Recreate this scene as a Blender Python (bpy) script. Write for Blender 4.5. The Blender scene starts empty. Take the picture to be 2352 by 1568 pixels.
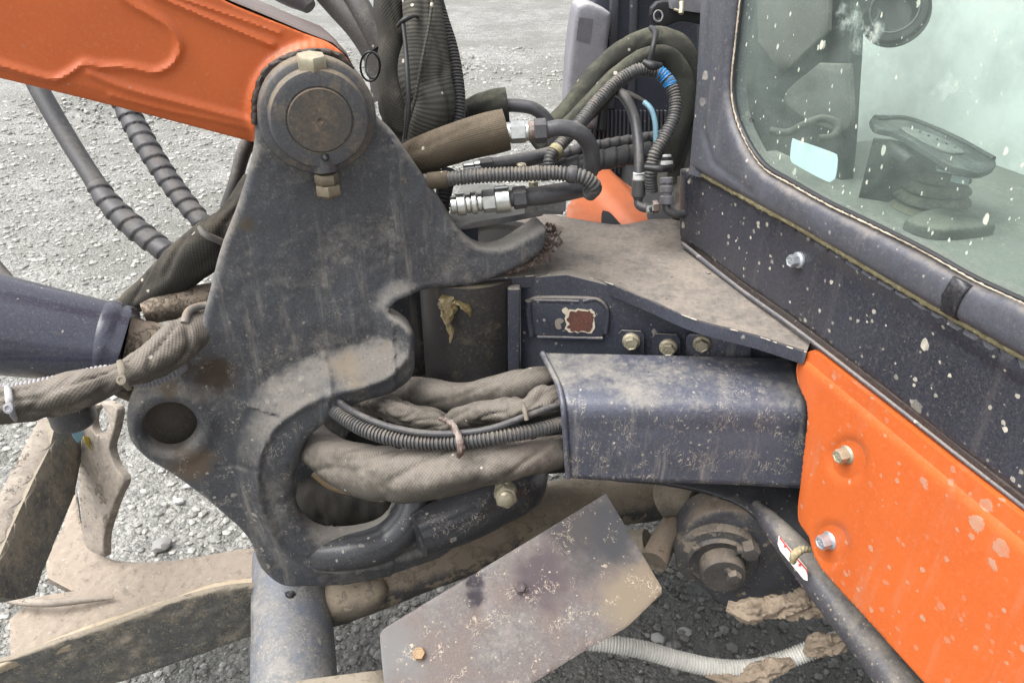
import bpy, bmesh, math, random
import numpy as np
from mathutils import Vector, Matrix, noise
from mathutils.geometry import delaunay_2d_cdt
random.seed(7); rng = np.random.default_rng(7)
S = bpy.context.scene
COL = S.collection
# ------------------------------------------------------------------ camera, sky, sun, exposure
CAMZ = 1.65; PITCH = math.radians(31); FPX = 1699.0
cam = bpy.data.cameras.new('camera'); cam.sensor_width = 36; cam.lens = 36*FPX/2352
cam.clip_start = .02; cam.clip_end = 400
camo = bpy.data.objects.new('camera', cam); COL.objects.link(camo)
camo.location = (0, 0, CAMZ); camo.rotation_euler = (math.radians(90)-PITCH, 0, 0)
S.camera = camo
cam.dof.use_dof = False
SUN_EL = math.radians(62); SUN_AZ = math.radians(-105)     # azimuth from +Y towards +X
W = bpy.data.worlds.new('World'); S.world = W; W.use_nodes = True
wn = W.node_tree; wn.nodes.clear()
sky = wn.nodes.new('ShaderNodeTexSky'); sky.sky_type = 'NISHITA'; sky.sun_disc = False
sky.sun_elevation = SUN_EL; sky.sun_rotation = SUN_AZ
sky.air_density = 1.0; sky.dust_density = 5.0; sky.ozone_density = 1.0
hs = wn.nodes.new('ShaderNodeHueSaturation'); hs.inputs['Saturation'].default_value = .22
bg = wn.nodes.new('ShaderNodeBackground'); bg.inputs['Strength'].default_value = .15
wo = wn.nodes.new('ShaderNodeOutputWorld')
wn.links.new(sky.outputs[0], hs.inputs['Color']); wn.links.new(hs.outputs[0], bg.inputs[0]); wn.links.new(bg.outputs[0], wo.inputs[0])
sl = bpy.data.lights.new('sun', 'SUN'); sl.energy = 1.1; sl.angle = math.radians(60); sl.color = (1, .985, .965)
so = bpy.data.objects.new('sun', sl); COL.objects.link(so)
sd = Vector((math.sin(SUN_AZ)*math.cos(SUN_EL), math.cos(SUN_AZ)*math.cos(SUN_EL), math.sin(SUN_EL)))
so.rotation_euler = sd.to_track_quat('Z', 'Y').to_euler(); so.location = (0, 0, 6)
S.view_settings.view_transform = 'Standard'; S.view_settings.look = 'None'
S.view_settings.exposure = 1.32; S.view_settings.gamma = 1; S.view_settings.use_curve_mapping = False
try:
    S.cycles.max_bounces = 5; S.cycles.transparent_max_bounces = 12; S.cycles.caustics_reflective = False
except Exception: pass

# ------------------------------------------------------------------ geometry of view (surveying helpers)
cp, sp_ = math.cos(PITCH), math.sin(PITCH)
O = Vector((0, 0, CAMZ)); FW = Vector((0, cp, -sp_)); UP = Vector((0, sp_, cp)); RT = Vector((1, 0, 0))
def ray(x, y): return FW + RT*((x-1176)/FPX) + UP*(-(y-784)/FPX)
def P(x, y, t): return O + ray(x, y)*t
def proj(p):
    d = p-O; t = d.dot(FW); return (1176+d.dot(RT)/t*FPX, 784-d.dot(UP)/t*FPX)
def depth(p): return (Vector(p)-O).dot(FW)
class Plane:
    def __init__(s, o, n, up=None):
        s.o = Vector(o); s.n = Vector(n).normalized()
        if s.n.dot(O-s.o) < 0: s.n = -s.n
        ref = Vector((0, 0, 1)) if abs(s.n.z) < .9 else Vector((0, 1, 0))
        s.u = ref.cross(s.n).normalized(); s.v = s.n.cross(s.u).normalized()
    def hit(s, x, y):
        d = ray(x, y); return O + d*(s.n.dot(s.o-O)/s.n.dot(d))
    def t(s, x, y): return s.n.dot(s.o-O)/s.n.dot(ray(x, y))
    def uv(s, p): q = p-s.o; return (q.dot(s.u), q.dot(s.v))
    def at(s, a, b, h=0): return s.o + s.u*a + s.v*b + s.n*h
    def off(s, d): return Plane(s.o+s.n*d, s.n)
def plane3(a, b, c): return Plane(a, (b-a).cross(c-a))
def horiz(z): return Plane((0, 0, z), (0, 0, 1))
def vert(o, az):    # vertical plane running in the direction of azimuth az (deg from +Y to +X)
    a = math.radians(az); return Plane(o, (math.cos(a), -math.sin(a), 0))
# ------------------------------------------------------------------ object helpers
def tag(o, label=None, cat=None, group=None, kind=None):
    if label: o['label'] = label
    if cat: o['category'] = cat
    if group: o['group'] = group
    if kind: o['kind'] = kind
    return o
def thing(name, label, cat, loc=(0, 0, 0), group=None):
    o = bpy.data.objects.new(name, None); COL.objects.link(o); o.location = loc
    o.empty_display_size = .05
    return tag(o, label, cat, group)
def link(name, me, m, parent=None):
    o = bpy.data.objects.new(name, me); COL.objects.link(o)
    if m is not None and not me.materials: me.materials.append(m)
    if parent is not None:
        o.parent = parent
        pl = Matrix.Identity(4); q = parent
        while q is not None:
            pl = Matrix.Translation(q.location) @ pl if q.type == 'EMPTY' else pl; q = q.parent
        if parent.type == 'EMPTY': o.matrix_parent_inverse = Matrix.Translation(parent.location).inverted()
    return o
def finish(me, ang=35):
    me.polygons.foreach_set('use_smooth', [True]*len(me.polygons))
    try: me.set_sharp_from_angle(angle=math.radians(ang))
    except Exception: pass
    return me
def mk(verts, faces, ang=35):
    me = bpy.data.meshes.new('mesh'); me.from_pydata([tuple(v) for v in verts], [], faces); me.update()
    return finish(me, ang)
def smooth_loop(pts, step, closed=True):
    """Catmull-Rom through (x,y[,1=corner])"""
    n = len(pts); out = []
    rngi = range(n if closed else n-1)
    for i in rngi:
        p1 = pts[i]; p2 = pts[(i+1) % n]
        p0 = pts[(i-1) % n] if closed or i > 0 else p1
        p3 = pts[(i+2) % n] if closed or i+2 < n else p2
        c1 = len(p1) > 2 and p1[2]; c2 = len(p2) > 2 and p2[2]
        a0, a1, a2, a3 = [np.array(q[:2], float) for q in (p0, p1, p2, p3)]
        L = np.linalg.norm(a2-a1)
        if L < 1e-9: continue
        def tan(pa, pb, pc):
            l1 = np.linalg.norm(pb-pa); l2 = np.linalg.norm(pc-pb)
            if l1 < 1e-9 or l2 < 1e-9: return (pc-pb)/max(l2, 1e-9)
            return ((pb-pa)/l1*l2+(pc-pb)/l2*l1)/(l1+l2)
        m1 = (a2-a1)/L if c1 else tan(a0, a1, a2)*min(1, 1.6*np.linalg.norm(a1-a0)/L)
        m2 = (a2-a1)/L if c2 else tan(a1, a2, a3)*min(1, 1.6*np.linalg.norm(a3-a2)/L)
        k = max(1, int(round(L/step)))
        if c1 and c2: k = max(1, int(L/step/3))
        for j in range(k):
            s = j/k; h00 = 2*s**3-3*s*s+1; h10 = s**3-2*s*s+s; h01 = -2*s**3+3*s*s; h11 = s**3-s*s
            out.append(h00*a1+h10*m1*L+h01*a2+h11*m2*L)
    if not closed: out.append(np.array(pts[-1][:2], float))
    return np.array(out)
def seg_dist(P2, loop, closed=True):
    A = loop; B = np.roll(loop, -1, 0)
    if not closed: A, B = loop[:-1], loop[1:]
    d = np.full(len(P2), 1e9)
    for a, b in zip(A, B):
        ab = b-a; l = ab@ab
        if l < 1e-14: continue
        s = np.clip(((P2-a)@ab)/l, 0, 1)
        q = P2-(a+s[:, None]*ab)
        d = np.minimum(d, np.hypot(q[:, 0], q[:, 1]))
    return d
def inside(P2, loop):
    x, y = P2[:, 0], P2[:, 1]; r = np.zeros(len(P2), bool)
    n = len(loop)
    for i in range(n):
        x1, y1 = loop[i]; x2, y2 = loop[(i+1) % n]
        c = (y1 > y) != (y2 > y)
        with np.errstate(divide='ignore', invalid='ignore'):
            xi = (x2-x1)*(y-y1)/(y2-y1)+x1
        r ^= c & (x < xi)
    return r
def relief(name, m, parent, pl, outline, thick=.01, holes=(), edge=.003, grid=.02, hf=None, step=14, ang=35, closedback=True, emin=0):
    """A thick plate in plane pl. outline in view units laid on the plane. hf(px, py, u, v, d)->height."""
    def lo(pts):
        L = smooth_loop(pts, step)
        return np.array([pl.uv(pl.hit(x, y)) for x, y in L])
    loops = [lo(outline)]+[lo(h) for h in holes]
    out = loops[0]
    allp = []
    mn, mx = out.min(0), out.max(0)
    gx = np.arange(mn[0], mx[0], grid); gy = np.arange(mn[1], mx[1], grid)
    G = np.array([(a+(.5*grid if j % 2 else 0), b) for j, b in enumerate(gy) for a in gx])
    def dist(Q):
        d = np.full(len(Q), 1e9)
        for L in loops: d = np.minimum(d, seg_dist(Q, L))
        return d
    def isin(Q):
        r = inside(Q, out)
        for L in loops[1:]: r &= ~inside(Q, L)
        return r
    pts = []
    if len(G):
        G = G[isin(G)]
        if len(G):
            d = dist(G); G = G[d > max(grid*.45, edge*1.15)]
            pts.append(G)
    if edge > 0:
        for f in (.12, .4, 1.0):
            for L in loops:
                t = np.roll(L, -1, 0)-np.roll(L, 1, 0); ln = np.hypot(t[:, 0], t[:, 1])+1e-12
                nn = np.stack([-t[:, 1], t[:, 0]], 1)/ln[:, None]
                for sg in (1, -1):
                    Q = L+nn*sg*edge*f
                    k = isin(Q)
                    if k.any():
                        Q = Q[k]; dd = dist(Q); pts.append(Q[dd > edge*f*.9])
    base = []; edges = []
    for L in loops:
        b = len(base); base += [tuple(q) for q in L]
        edges += [(b+i, b+(i+1) % len(L)) for i in range(len(L))]
    nb = len(base)
    inner = [tuple(q) for A in pts for q in A]
    V = [Vector(q) for q in base+inner]
    ov, oe, of, orv, ore, orf = delaunay_2d_cdt(V, edges, [], 0, 1e-7)
    UV = np.array([(q.x, q.y) for q in ov])
    F = np.array([f for f in of if len(f) == 3])
    cen = UV[F].mean(1); F = F[isin(cen)]
    d = dist(UV)
    h = np.zeros(len(UV))
    if edge > 0:
        k = np.clip(d/edge, 0, 1); h -= edge*(1-np.sqrt(np.clip(1-(1-k)**2, 0, 1)))
    if hf is not None:
        pp = np.array([proj(pl.at(a, b)) for a, b in UV])
        h = h+hf(pp[:, 0], pp[:, 1], UV[:, 0], UV[:, 1], d)
    u, v, nv, o = [np.array(q) for q in (pl.u, pl.v, pl.n, pl.o)]
    front = o+UV[:, :1]*u+UV[:, 1:]*v+h[:, None]*nv
    # orientation
    a, b, c = UV[F[:, 0]], UV[F[:, 1]], UV[F[:, 2]]
    cr = (b[:, 0]-a[:, 0])*(c[:, 1]-a[:, 1])-(b[:, 1]-a[:, 1])*(c[:, 0]-a[:, 0])
    F[cr < 0] = F[cr < 0][:, ::-1]
    back = o+UV[:, :1]*u+UV[:, 1:]*v-(thick*nv)[None, :]
    cnt = {}
    for f in F:
        for i in range(3):
            e = (int(f[i]), int(f[(i+1) % 3])); cnt[e] = 1
    n = len(UV); faces = [tuple(int(i) for i in f) for f in F]
    faces += [tuple(int(i)+n for i in f[::-1]) for f in F]
    for (a_, b_) in cnt:
        if (b_, a_) not in cnt: faces.append((b_, a_, a_+n, b_+n))
    me = mk(np.vstack([front, back]), faces, ang)
    return link(name, me, m, parent)
def cr3(pts, n):
    out = []
    N = len(pts)
    for i in range(N-1):
        a1, a2 = pts[i], pts[i+1]; a0 = pts[i-1] if i else 2*a1-a2; a3 = pts[i+2] if i+2 < N else 2*a2-a1
        l0, l1, l2 = [max(np.linalg.norm(x[:3]), 1e-9) for x in (a1-a0, a2-a1, a3-a2)]
        m1 = ((a1-a0)/l0*l1+(a2-a1)/l1*l0)/(l0+l1); m2 = ((a2-a1)/l1*l2+(a3-a2)/l2*l1)/(l1+l2)
        for j in range(n):
            s = j/n
            out.append((2*s**3-3*s*s+1)*a1+(s**3-2*s*s+s)*m1*l1+(-2*s**3+3*s*s)*a2+(s**3-s*s)*m2*l1)
    out.append(pts[-1]); return np.array(out)
def tube(name, m, parent, path, ds=.004, seg=16, rf=None, world=False, flat=None, ang=60):
    """path: (x, y, t, r_px) in view units and depth, or world (x,y,z,r)"""
    C = []
    for q in path:
        if world: C.append(np.array(q, float))
        else:
            p = P(q[0], q[1], q[2]); C.append(np.array([p.x, p.y, p.z, q[3]*q[2]/FPX]))
    D = cr3(C, 24)
    s = np.concatenate([[0], np.cumsum(np.linalg.norm(np.diff(D[:, :3], axis=0), axis=1))])
    n = max(3, int(s[-1]/ds)+1); ss = np.linspace(0, s[-1], n)
    Q = np.stack([np.interp(ss, s, D[:, k]) for k in range(4)], 1)
    T = np.gradient(Q[:, :3], axis=0); T /= np.linalg.norm(T, axis=1)[:, None]
    ref = np.array([0, 0, 1.]) if abs(T[0][2]) < .9 else np.array([0, 1., 0])
    Nn = np.cross(T[0], ref); Nn /= np.linalg.norm(Nn)
    th = np.linspace(0, 2*math.pi, seg, endpoint=False)
    verts = []
    for i in range(n):
        Nn = Nn-T[i]*(Nn@T[i]); Nn /= np.linalg.norm(Nn); B = np.cross(T[i], Nn)
        r = Q[i, 3]
        if rf is None: rr = np.full(seg, r)
        else: rr = np.array([rf(ss[i], a, r, s[-1]) for a in th]) if not getattr(rf, 'vec', False) else rf(ss[i], th, r, s[-1])
        fl = flat if flat else 1
        verts.append(Q[i, :3]+rr[:, None]*(np.cos(th)[:, None]*Nn+np.sin(th)[:, None]*B*fl))
    V = np.vstack(verts+[Q[0:1, :3], Q[-1:, :3]])
    faces = []
    for i in range(n-1):
        for j in range(seg):
            k = (j+1) % seg; faces.append((i*seg+j, i*seg+k, (i+1)*seg+k, (i+1)*seg+j))
    for j in range(seg):
        k = (j+1) % seg
        faces.append((n*seg, k, j)); faces.append((n*seg+1, (n-1)*seg+j, (n-1)*seg+k))
    me = mk(V, faces, ang)
    uvl = me.uv_layers.new(name='uv')
    rm = float(Q[:, 3].mean()); U = np.zeros((len(me.loops), 2)); li = 0
    for f in faces:
        if len(f) == 4:
            i, j = divmod(f[0], seg)
            vv = (j*2*math.pi/seg*rm, (j+1)*2*math.pi/seg*rm)
            U[li:li+4] = ((ss[i], vv[0]), (ss[i], vv[1]), (ss[i+1], vv[1]), (ss[i+1], vv[0]))
        li += len(f)
    uvl.data.foreach_set('uv', U.ravel())
    return link(name, me, m, parent)
def corr(pitch=.005, amp=.13):
    def f(s, th, r, L):
        q = (s/pitch) % 1
        return r*(1-amp*(1 if q > .62 else 0)*np.ones_like(th))
    f.vec = True; return f
def spiral(pitch=.02, amp=.13, k=1):
    def f(s, th, r, L):
        q = (s/pitch+k*th/(2*math.pi)) % 1
        return r*(.93+amp*np.clip(q*1.4, 0, 1)*(q < .93))
    f.vec = True; return f
def wrinkle(a=.12, f1=18, f2=1.6, seed=0, crease=.1, rough=None):
    rough = f1 > 28 if rough is None else rough
    def f(s, th, r, L):
        out = np.empty(len(th))
        for i, x in enumerate(th):
            c, sn = math.cos(x)*f2, math.sin(x)*f2
            if rough:
                v = noise.noise(Vector((s*f1+seed*13, c, sn)))
                w = noise.noise(Vector((s*f1*1.9+c*.8+seed*7+40, c*1.4, sn*1.4))); w = (1-min(1, abs(w)*3.2))**2
                z = noise.noise(Vector((s*f1*4.2+seed, c*3, sn*3)))
                out[i] = r*(1+a*v*1.6-crease*1.5*w+a*.35*z)
            else:       # cloth: broad puffs pinched by a few slanting folds
                v = noise.noise(Vector((s*f1*.75+seed*13, c*.8, sn*.8)))
                w = noise.noise(Vector((s*f1*1.15+c*.5+sn*.3+seed*7+40, c*.55, sn*.55))); w = (1-min(1, abs(w)*3.6))**1.6
                z = noise.noise(Vector((s*f1*2.1+c+seed, c*1.1, sn*1.1)))
                out[i] = r*(1+a*v*1.7-crease*1.25*w+a*.3*z)
        return out
    f.vec = True; return f
def lathe(name, m, parent, c, ax, prof, seg=32, rot=0, ang=35):
    ax = Vector(ax).normalized(); ref = Vector((0, 0, 1)) if abs(ax.z) < .9 else Vector((1, 0, 0))
    u = ref.cross(ax).normalized(); v = ax.cross(u); V = []; c = Vector(c)
    for r, h in prof:
        for j in range(seg):
            a = rot+2*math.pi*j/seg; V.append(c+ax*h+(u*math.cos(a)+v*math.sin(a))*r)
    F = []
    for i in range(len(prof)-1):
        for j in range(seg):
            k = (j+1) % seg; F.append((i*seg+j, i*seg+k, (i+1)*seg+k, (i+1)*seg+j))
    F.append(tuple(range(seg))[::-1]); b = (len(prof)-1)*seg; F.append(tuple(b+j for j in range(seg)))
    return link(name, mk(V, F, ang), m, parent)
def rounded(r, h, e=.002, base=0):
    return [(r, base), (r, h-e), (r-.3*e, h-.3*e), (r-e, h), (r*.5, h+.0002)]
def boxm(name, m, parent, c, ax, half, bev=.003):
    """box at c, ax=(x,y,z axes), half sizes"""
    bm = bmesh.new(); bmesh.ops.create_cube(bm, size=2)
    for v in bm.verts: v.co = Vector((v.co.x*half[0], v.co.y*half[1], v.co.z*half[2]))
    if bev: bmesh.ops.bevel(bm, geom=bm.edges[:], offset=bev, segments=3, profile=.5, affect='EDGES')
    R = Matrix((ax[0], ax[1], ax[2])).transposed()
    for v in bm.verts: v.co = Vector(c)+R @ v.co
    me = bpy.data.meshes.new('mesh'); bm.to_mesh(me); bm.free(); finish(me)
    return link(name, me, m, parent)
# ------------------------------------------------------------------ materials
class NT:
    def __init__(s, name):
        s.m = bpy.data.materials.new(name); s.m.use_nodes = True; s.t = s.m.node_tree; s.t.nodes.clear()
        s.out = s.n('OutputMaterial'); s.b = s.n('BsdfPrincipled'); s.l(s.b.outputs[0], s.out.inputs[0])
        s.tc = s.n('TexCoord'); s.co = s.tc.outputs['Object']
    def n(s, k, **kw):
        x = s.t.nodes.new('ShaderNode'+k)
        for a, b in kw.items(): setattr(x, a, b)
        return x
    def l(s, a, b): s.t.links.new(a, b)
    def val(s, inp, v):
        if hasattr(v, 'is_output'): s.l(v, inp)
        else: inp.default_value = v
    def math(s, op, a, b=0, c=0, clamp=False):
        x = s.n('Math', operation=op, use_clamp=clamp)
        s.val(x.inputs[0], a); s.val(x.inputs[1], b)
        if op in ('MULTIPLY_ADD', 'SMOOTH_MIN'): s.val(x.inputs[2], c)
        return x.outputs[0]
    def noise(s, scale, detail=6, rough=.6, co=None, dist=0, col=False):
        x = s.n('TexNoise'); s.l(co or s.co, x.inputs['Vector'])
        x.inputs['Scale'].default_value = scale; x.inputs['Detail'].default_value = detail
        x.inputs['Roughness'].default_value = rough; x.inputs['Distortion'].default_value = dist
        return x.outputs['Color'] if col else x.outputs['Fac']
    def vor(s, scale, co=None, feature='F1', rnd=1):
        x = s.n('TexVoronoi', feature=feature); s.l(co or s.co, x.inputs['Vector']); x.inputs['Scale'].default_value = scale
        x.inputs['Randomness'].default_value = rnd
        return x
    def rng(s, v, a, b, c=0, d=1, smooth=True):
        x = s.n('MapRange', interpolation_type='SMOOTHSTEP' if smooth else 'LINEAR')
        s.val(x.inputs[0], v)
        for i, q in enumerate((a, b, c, d)): s.val(x.inputs[i+1], q)
        return x.outputs[0]
    def mix(s, f, a, b, mode='MIX'):
        x = s.n('Mix', data_type='RGBA', blend_type=mode, clamp_factor=True)
        s.val(x.inputs[0], f)
        for i, q in ((6, a), (7, b)):
            if hasattr(q, 'is_output'): s.l(q, x.inputs[i])
            else: x.inputs[i].default_value = (*q, 1) if len(q) == 3 else q
        return x.outputs[2]
    def mixf(s, f, a, b):
        x = s.n('Mix', data_type='FLOAT'); s.val(x.inputs[0], f); s.val(x.inputs[2], a); s.val(x.inputs[3], b); return x.outputs[0]
    def mapping(s, sc, rot=(0, 0, 0), co=None):
        x = s.n('Mapping'); s.l(co or s.co, x.inputs[0]); x.inputs['Scale'].default_value = sc; x.inputs['Rotation'].default_value = rot
        return x.outputs[0]
    def warp(s, amt, scale):
        c = s.noise(scale, 3, .6, col=True)
        a = s.n('VectorMath', operation='SUBTRACT'); s.l(c, a.inputs[0]); a.inputs[1].default_value = (.5, .5, .5)
        b = s.n('VectorMath', operation='SCALE'); s.l(a.outputs[0], b.inputs[0]); b.inputs['Scale'].default_value = amt
        d = s.n('VectorMath', operation='ADD'); s.l(s.co, d.inputs[0]); s.l(b.outputs[0], d.inputs[1]); return d.outputs[0]
    def bump(s, h, strength=.3, dist=.002, prev=None):
        x = s.n('Bump'); s.l(h, x.inputs['Height']); x.inputs['Strength'].default_value = strength; x.inputs['Distance'].default_value = dist
        if prev is not None: s.l(prev, x.inputs['Normal'])
        return x.outputs[0]
MUD = (.2, .165, .125); DUST = (.23, .205, .175); PALE = (.42, .385, .33)
def grime(name, col, col2=None, rough=.4, metal=0, dust=.3, up=.35, dscale=7, dcol=DUST, spots=0, sscale=26, scol=PALE,
          streak=0, stain=(), bump=.25, fine=420, mud=0, mcol=MUD, spec=.5, scratch=0, chips=0, chipcol=(.45, .42, .36), streakdir=(30, 30, 3), coat=0, low=None):
    N = NT(name)
    n1 = N.noise(dscale, 5, .66); n2 = N.noise(dscale*6, 6, .72); n3 = N.noise(fine, 2, .6)
    c = N.mix(N.rng(n1, .35, .65), col, col2 or tuple(x*.72 for x in col))
    geo = N.n('NewGeometry'); sx = N.n('SeparateXYZ'); N.l(geo.outputs['Normal'], sx.inputs[0])
    upn = N.math('MAXIMUM', sx.outputs['Z'], 0)
    f = N.math('MULTIPLY_ADD', n1, .65, N.math('MULTIPLY', n2, .35))
    f = N.math('ADD', f, N.math('MULTIPLY', upn, up))
    fd = N.rng(f, .74-dust*.5, .98-dust*.4)
    r = N.mixf(fd, rough, .88)
    film = N.math('MULTIPLY', N.rng(n3, .35, .7), .10+.2*dust)        # thin overall dust film, also painting in haze that lifts dark colours
    c = N.mix(film, c, dcol); c = N.mix(fd, c, dcol)
    gr = N.noise(fine*.45, 3, .7); c = N.mix(N.math('MULTIPLY', N.rng(gr, .56, .68), N.rng(n1, .35, .6, .04, .1+.5*dust)), c, tuple(min(1, x*1.5) for x in dcol))
    c = N.mix(N.math('MULTIPLY', N.rng(gr, .44, .34), .35 if max(col) < .3 else .08), c, tuple(x*.5 for x in col))
    height = N.math('MULTIPLY', n3, .25)
    height = N.math('ADD', height, N.math('MULTIPLY', fd, .35))
    def add(mask, cc, rr=.85, hh=.3):
        nonlocal c, r, height
        c = N.mix(mask, c, cc); r = N.mixf(mask, r, rr); height = N.math('ADD', height, N.math('MULTIPLY', mask, hh))
    if streak:
        co = N.mapping(streakdir); s1 = N.noise(1.2, 6, .7, co=co)
        add(N.math('MULTIPLY', N.rng(s1, .52, .72), streak), dcol, .8, .1)
    if mud:
        w = N.noise(dscale*1.7, 8, .72); add(N.rng(w, .66-mud*.35, .72-mud*.35), mcol, .92, 1.6)
    for (pt, rad, sc) in stain:
        d = N.n('VectorMath', operation='DISTANCE'); N.l(N.warp(rad*1.3, 1.6/rad), d.inputs[0]); d.inputs[1].default_value = pt
        add(N.rng(d.outputs['Value'], rad*.35, rad*1.15, 1, 0), sc, .9, .2)
    lowm = 1.0
    if low:
        sz = N.n('SeparateXYZ'); N.l(N.co, sz.inputs[0]); lowm = N.rng(N.math('ADD', sz.outputs['Z'], N.math('MULTIPLY', n1, .3)), low[0]+.15, low[1]+.15)
    if spots:
        for k, (q, w, thr) in enumerate(((1, .012, .34), (3.1, .004, .38))):
            v = N.vor(sscale*q, N.warp(w*1.1, sscale*q*3.2)); rs = N.n('SeparateColor'); N.l(v.outputs['Color'], rs.inputs[0])
            lim = N.math('MULTIPLY', N.math('POWER', rs.outputs[0], 6.5 if k == 0 else 4), thr*min(1.5, .6+spots))
            mk_ = N.math('SUBTRACT', lim, v.outputs['Distance']); pick = N.math('LESS_THAN', rs.outputs[1], .35+.6*spots)
            mask = N.math('MULTIPLY', N.rng(mk_, 0, .05), pick); mask = N.math('MULTIPLY', N.math('MULTIPLY', mask, N.rng(n2, .35, .6, .45, 1)), N.math('MULTIPLY_ADD', rs.outputs[2], .65, .3))
            mask = N.math('MULTIPLY', mask, N.math('MULTIPLY_ADD', lowm, .8, .2) if low else 1.0)
            add(mask, scol, .85, .8)
    if scratch:
        sn = N.noise(70, 2, .6, co=N.mapping((1, 1, .55)), dist=1.6); ln = N.math('ABSOLUTE', N.math('SUBTRACT', sn, .5))
        gate = N.rng(N.noise(24, 3, .6), .60-.07*scratch, .66-.06*scratch)
        add(N.math('MULTIPLY', N.math('MULTIPLY', N.rng(ln, .004, .020, 1, 0), gate), N.math('MULTIPLY', .75, lowm)), scol, .8, .4)
    if chips:
        w = N.noise(55, 5, .75); add(N.math('MULTIPLY', N.rng(w, .73-.05*chips, .74-.05*chips), N.rng(n1, .42, .55)), chipcol, .6, -.3)
    N.l(c, N.b.inputs['Base Color']); N.l(r, N.b.inputs['Roughness'])
    N.b.inputs['Metallic'].default_value = metal; N.b.inputs['Specular IOR Level'].default_value = spec
    if coat: N.b.inputs['Coat Weight'].default_value = coat; N.b.inputs['Coat Roughness'].default_value = .25
    N.l(N.bump(height, bump, .0016), N.b.inputs['Normal'])
    return N.m
def fabric(name, col, dcol=(.225, .198, .168), dust=.5, pitch=.0048, dscale=9, diag=False, rib=False):
    N = NT(name); uv = N.n('UVMap'); s = N.n('SeparateXYZ'); N.l(uv.outputs[0], s.inputs[0])
    k = 2*math.pi/pitch
    a, b = s.outputs['X'], s.outputs['Y']
    if diag: a2 = N.math('ADD', a, b); b2 = N.math('SUBTRACT', a, b)
    else: a2, b2 = a, b
    wa = N.math('SINE', N.math('MULTIPLY', a2, k*.8)); wb = N.math('SINE', N.math('MULTIPLY', b2, k*.8))
    w = N.math('MULTIPLY_ADD', wa, .5, .5) if rib else N.math('MULTIPLY_ADD', N.math('MULTIPLY', wa, wb), .5, .5)
    n1 = N.noise(dscale, 8, .7); n2 = N.noise(dscale*7, 6, .7)
    geo = N.n('NewGeometry'); sx = N.n('SeparateXYZ'); N.l(geo.outputs['Normal'], sx.inputs[0])
    f = N.math('ADD', N.math('MULTIPLY_ADD', n1, .6, N.math('MULTIPLY', n2, .4)), N.math('MULTIPLY', N.math('MAXIMUM', sx.outputs['Z'], 0), .22))
    fd = N.rng(f, .68-dust*.4, .90-dust*.25)
    c = N.mix(fd, col, dcol); c = N.mix(N.math('MULTIPLY', w, .36), c, tuple(x*.4 for x in col))
    v = N.vor(60, N.warp(.004, 120)); rs = N.n('SeparateColor'); N.l(v.outputs['Color'], rs.inputs[0])
    mk_ = N.math('SUBTRACT', N.math('MULTIPLY', N.math('POWER', rs.outputs[0], 9), .3), v.outputs['Distance'])
    c = N.mix(N.rng(mk_, 0, .05), c, PALE)
    N.l(c, N.b.inputs['Base Color']); N.b.inputs['Roughness'].default_value = .9; N.b.inputs['Specular IOR Level'].default_value = .25
    b1 = N.bump(N.math('MULTIPLY', n2, 1), .25, .003)
    N.l(N.bump(w, .6, .0010, b1), N.b.inputs['Normal'])
    return N.m
def plain(name, col, rough=.5, metal=0, bump=.15, var=.25, sc=60):
    N = NT(name); n = N.noise(sc, 5, .6); c = N.mix(n, col, tuple(x*(1-var) for x in col))
    N.l(c, N.b.inputs['Base Color']); N.b.inputs['Roughness'].default_value = rough; N.b.inputs['Metallic'].default_value = metal
    N.l(N.bump(n, bump, .001), N.b.inputs['Normal']); return N.m
exec_layout = True
# ------------------------------------------------------------------ reference planes
POST = Plane((-.29, 1.15, 1.2), (.35, -1, 0))
pt0 = P(1830, 597, 1.15); CAB = vert(pt0, -18)
ZT = CAB.hit(1700, 680).z                     # deck level of the frame nose
DECK = horiz(ZT)
GP = plane3(P(1390, 1130, 1.33), P(873, 1451, 1.20), P(1522, 1355, 1.25))
NAVY = (.032, .038, .058)
def pp(pl, x, y): v = pl.hit(x, y); return (v.x, v.y, v.z)
# ------------------------------------------------------------------ materials in use
M = {}
M['post'] = grime('cast_steel_paint', (.050, .056, .068), rough=.42, dust=.5, up=.42, dscale=8, spots=.3, streak=.7, scratch=.9, sscale=32, low=(1.15, .8), dcol=(.22, .203, .18), chips=.3, bump=.5, mud=.02,
    stain=[(pp(POST, 490, 865), .05, (.05, .036, .026)), (pp(POST, 385, 890), .022, (.12, .095, .07)), (pp(POST, 800, 850), .05, (.26, .21, .15)),
           (pp(POST, 890, 800), .03, (.2, .16, .12)), (pp(POST, 730, 1180), .012, (.3, .2, .07)), (pp(POST, 565, 520), .018, (.09, .075, .055)),
           (pp(POST, 440, 1060), .05, (.12, .09, .065))])
M['pin'] = grime('pin_end_steel', (.06, .058, .055), rough=.45, dust=.6, up=.3, dscale=22, dcol=(.17, .13, .09), bump=.5, stain=[(pp(POST, 735, 345), .03, (.025, .022, .02))])
M['collar'] = grime('collar_paint', (.06, .066, .078), rough=.38, dust=.52, up=.3, dscale=15, dcol=(.19, .155, .11), bump=.4, chips=.5)
M['navy'] = grime('navy_frame_paint', NAVY, rough=.4, dust=.12, up=.5, dscale=7, spots=.15, bump=.25, chips=.2)
M['navyskirt'] = grime('navy_skirt_paint', (.024, .027, .040), rough=.3, dust=.14, up=.3, dscale=6, spots=.6, sscale=32, scol=(.5, .46, .38), bump=.2, streak=.12)
M['frame'] = grime('cab_frame_paint', (.072, .077, .096), rough=.36, dust=.28, up=.35, dscale=8, spots=.3, sscale=30, bump=.25, streak=.3, dcol=(.2, .18, .165))
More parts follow.
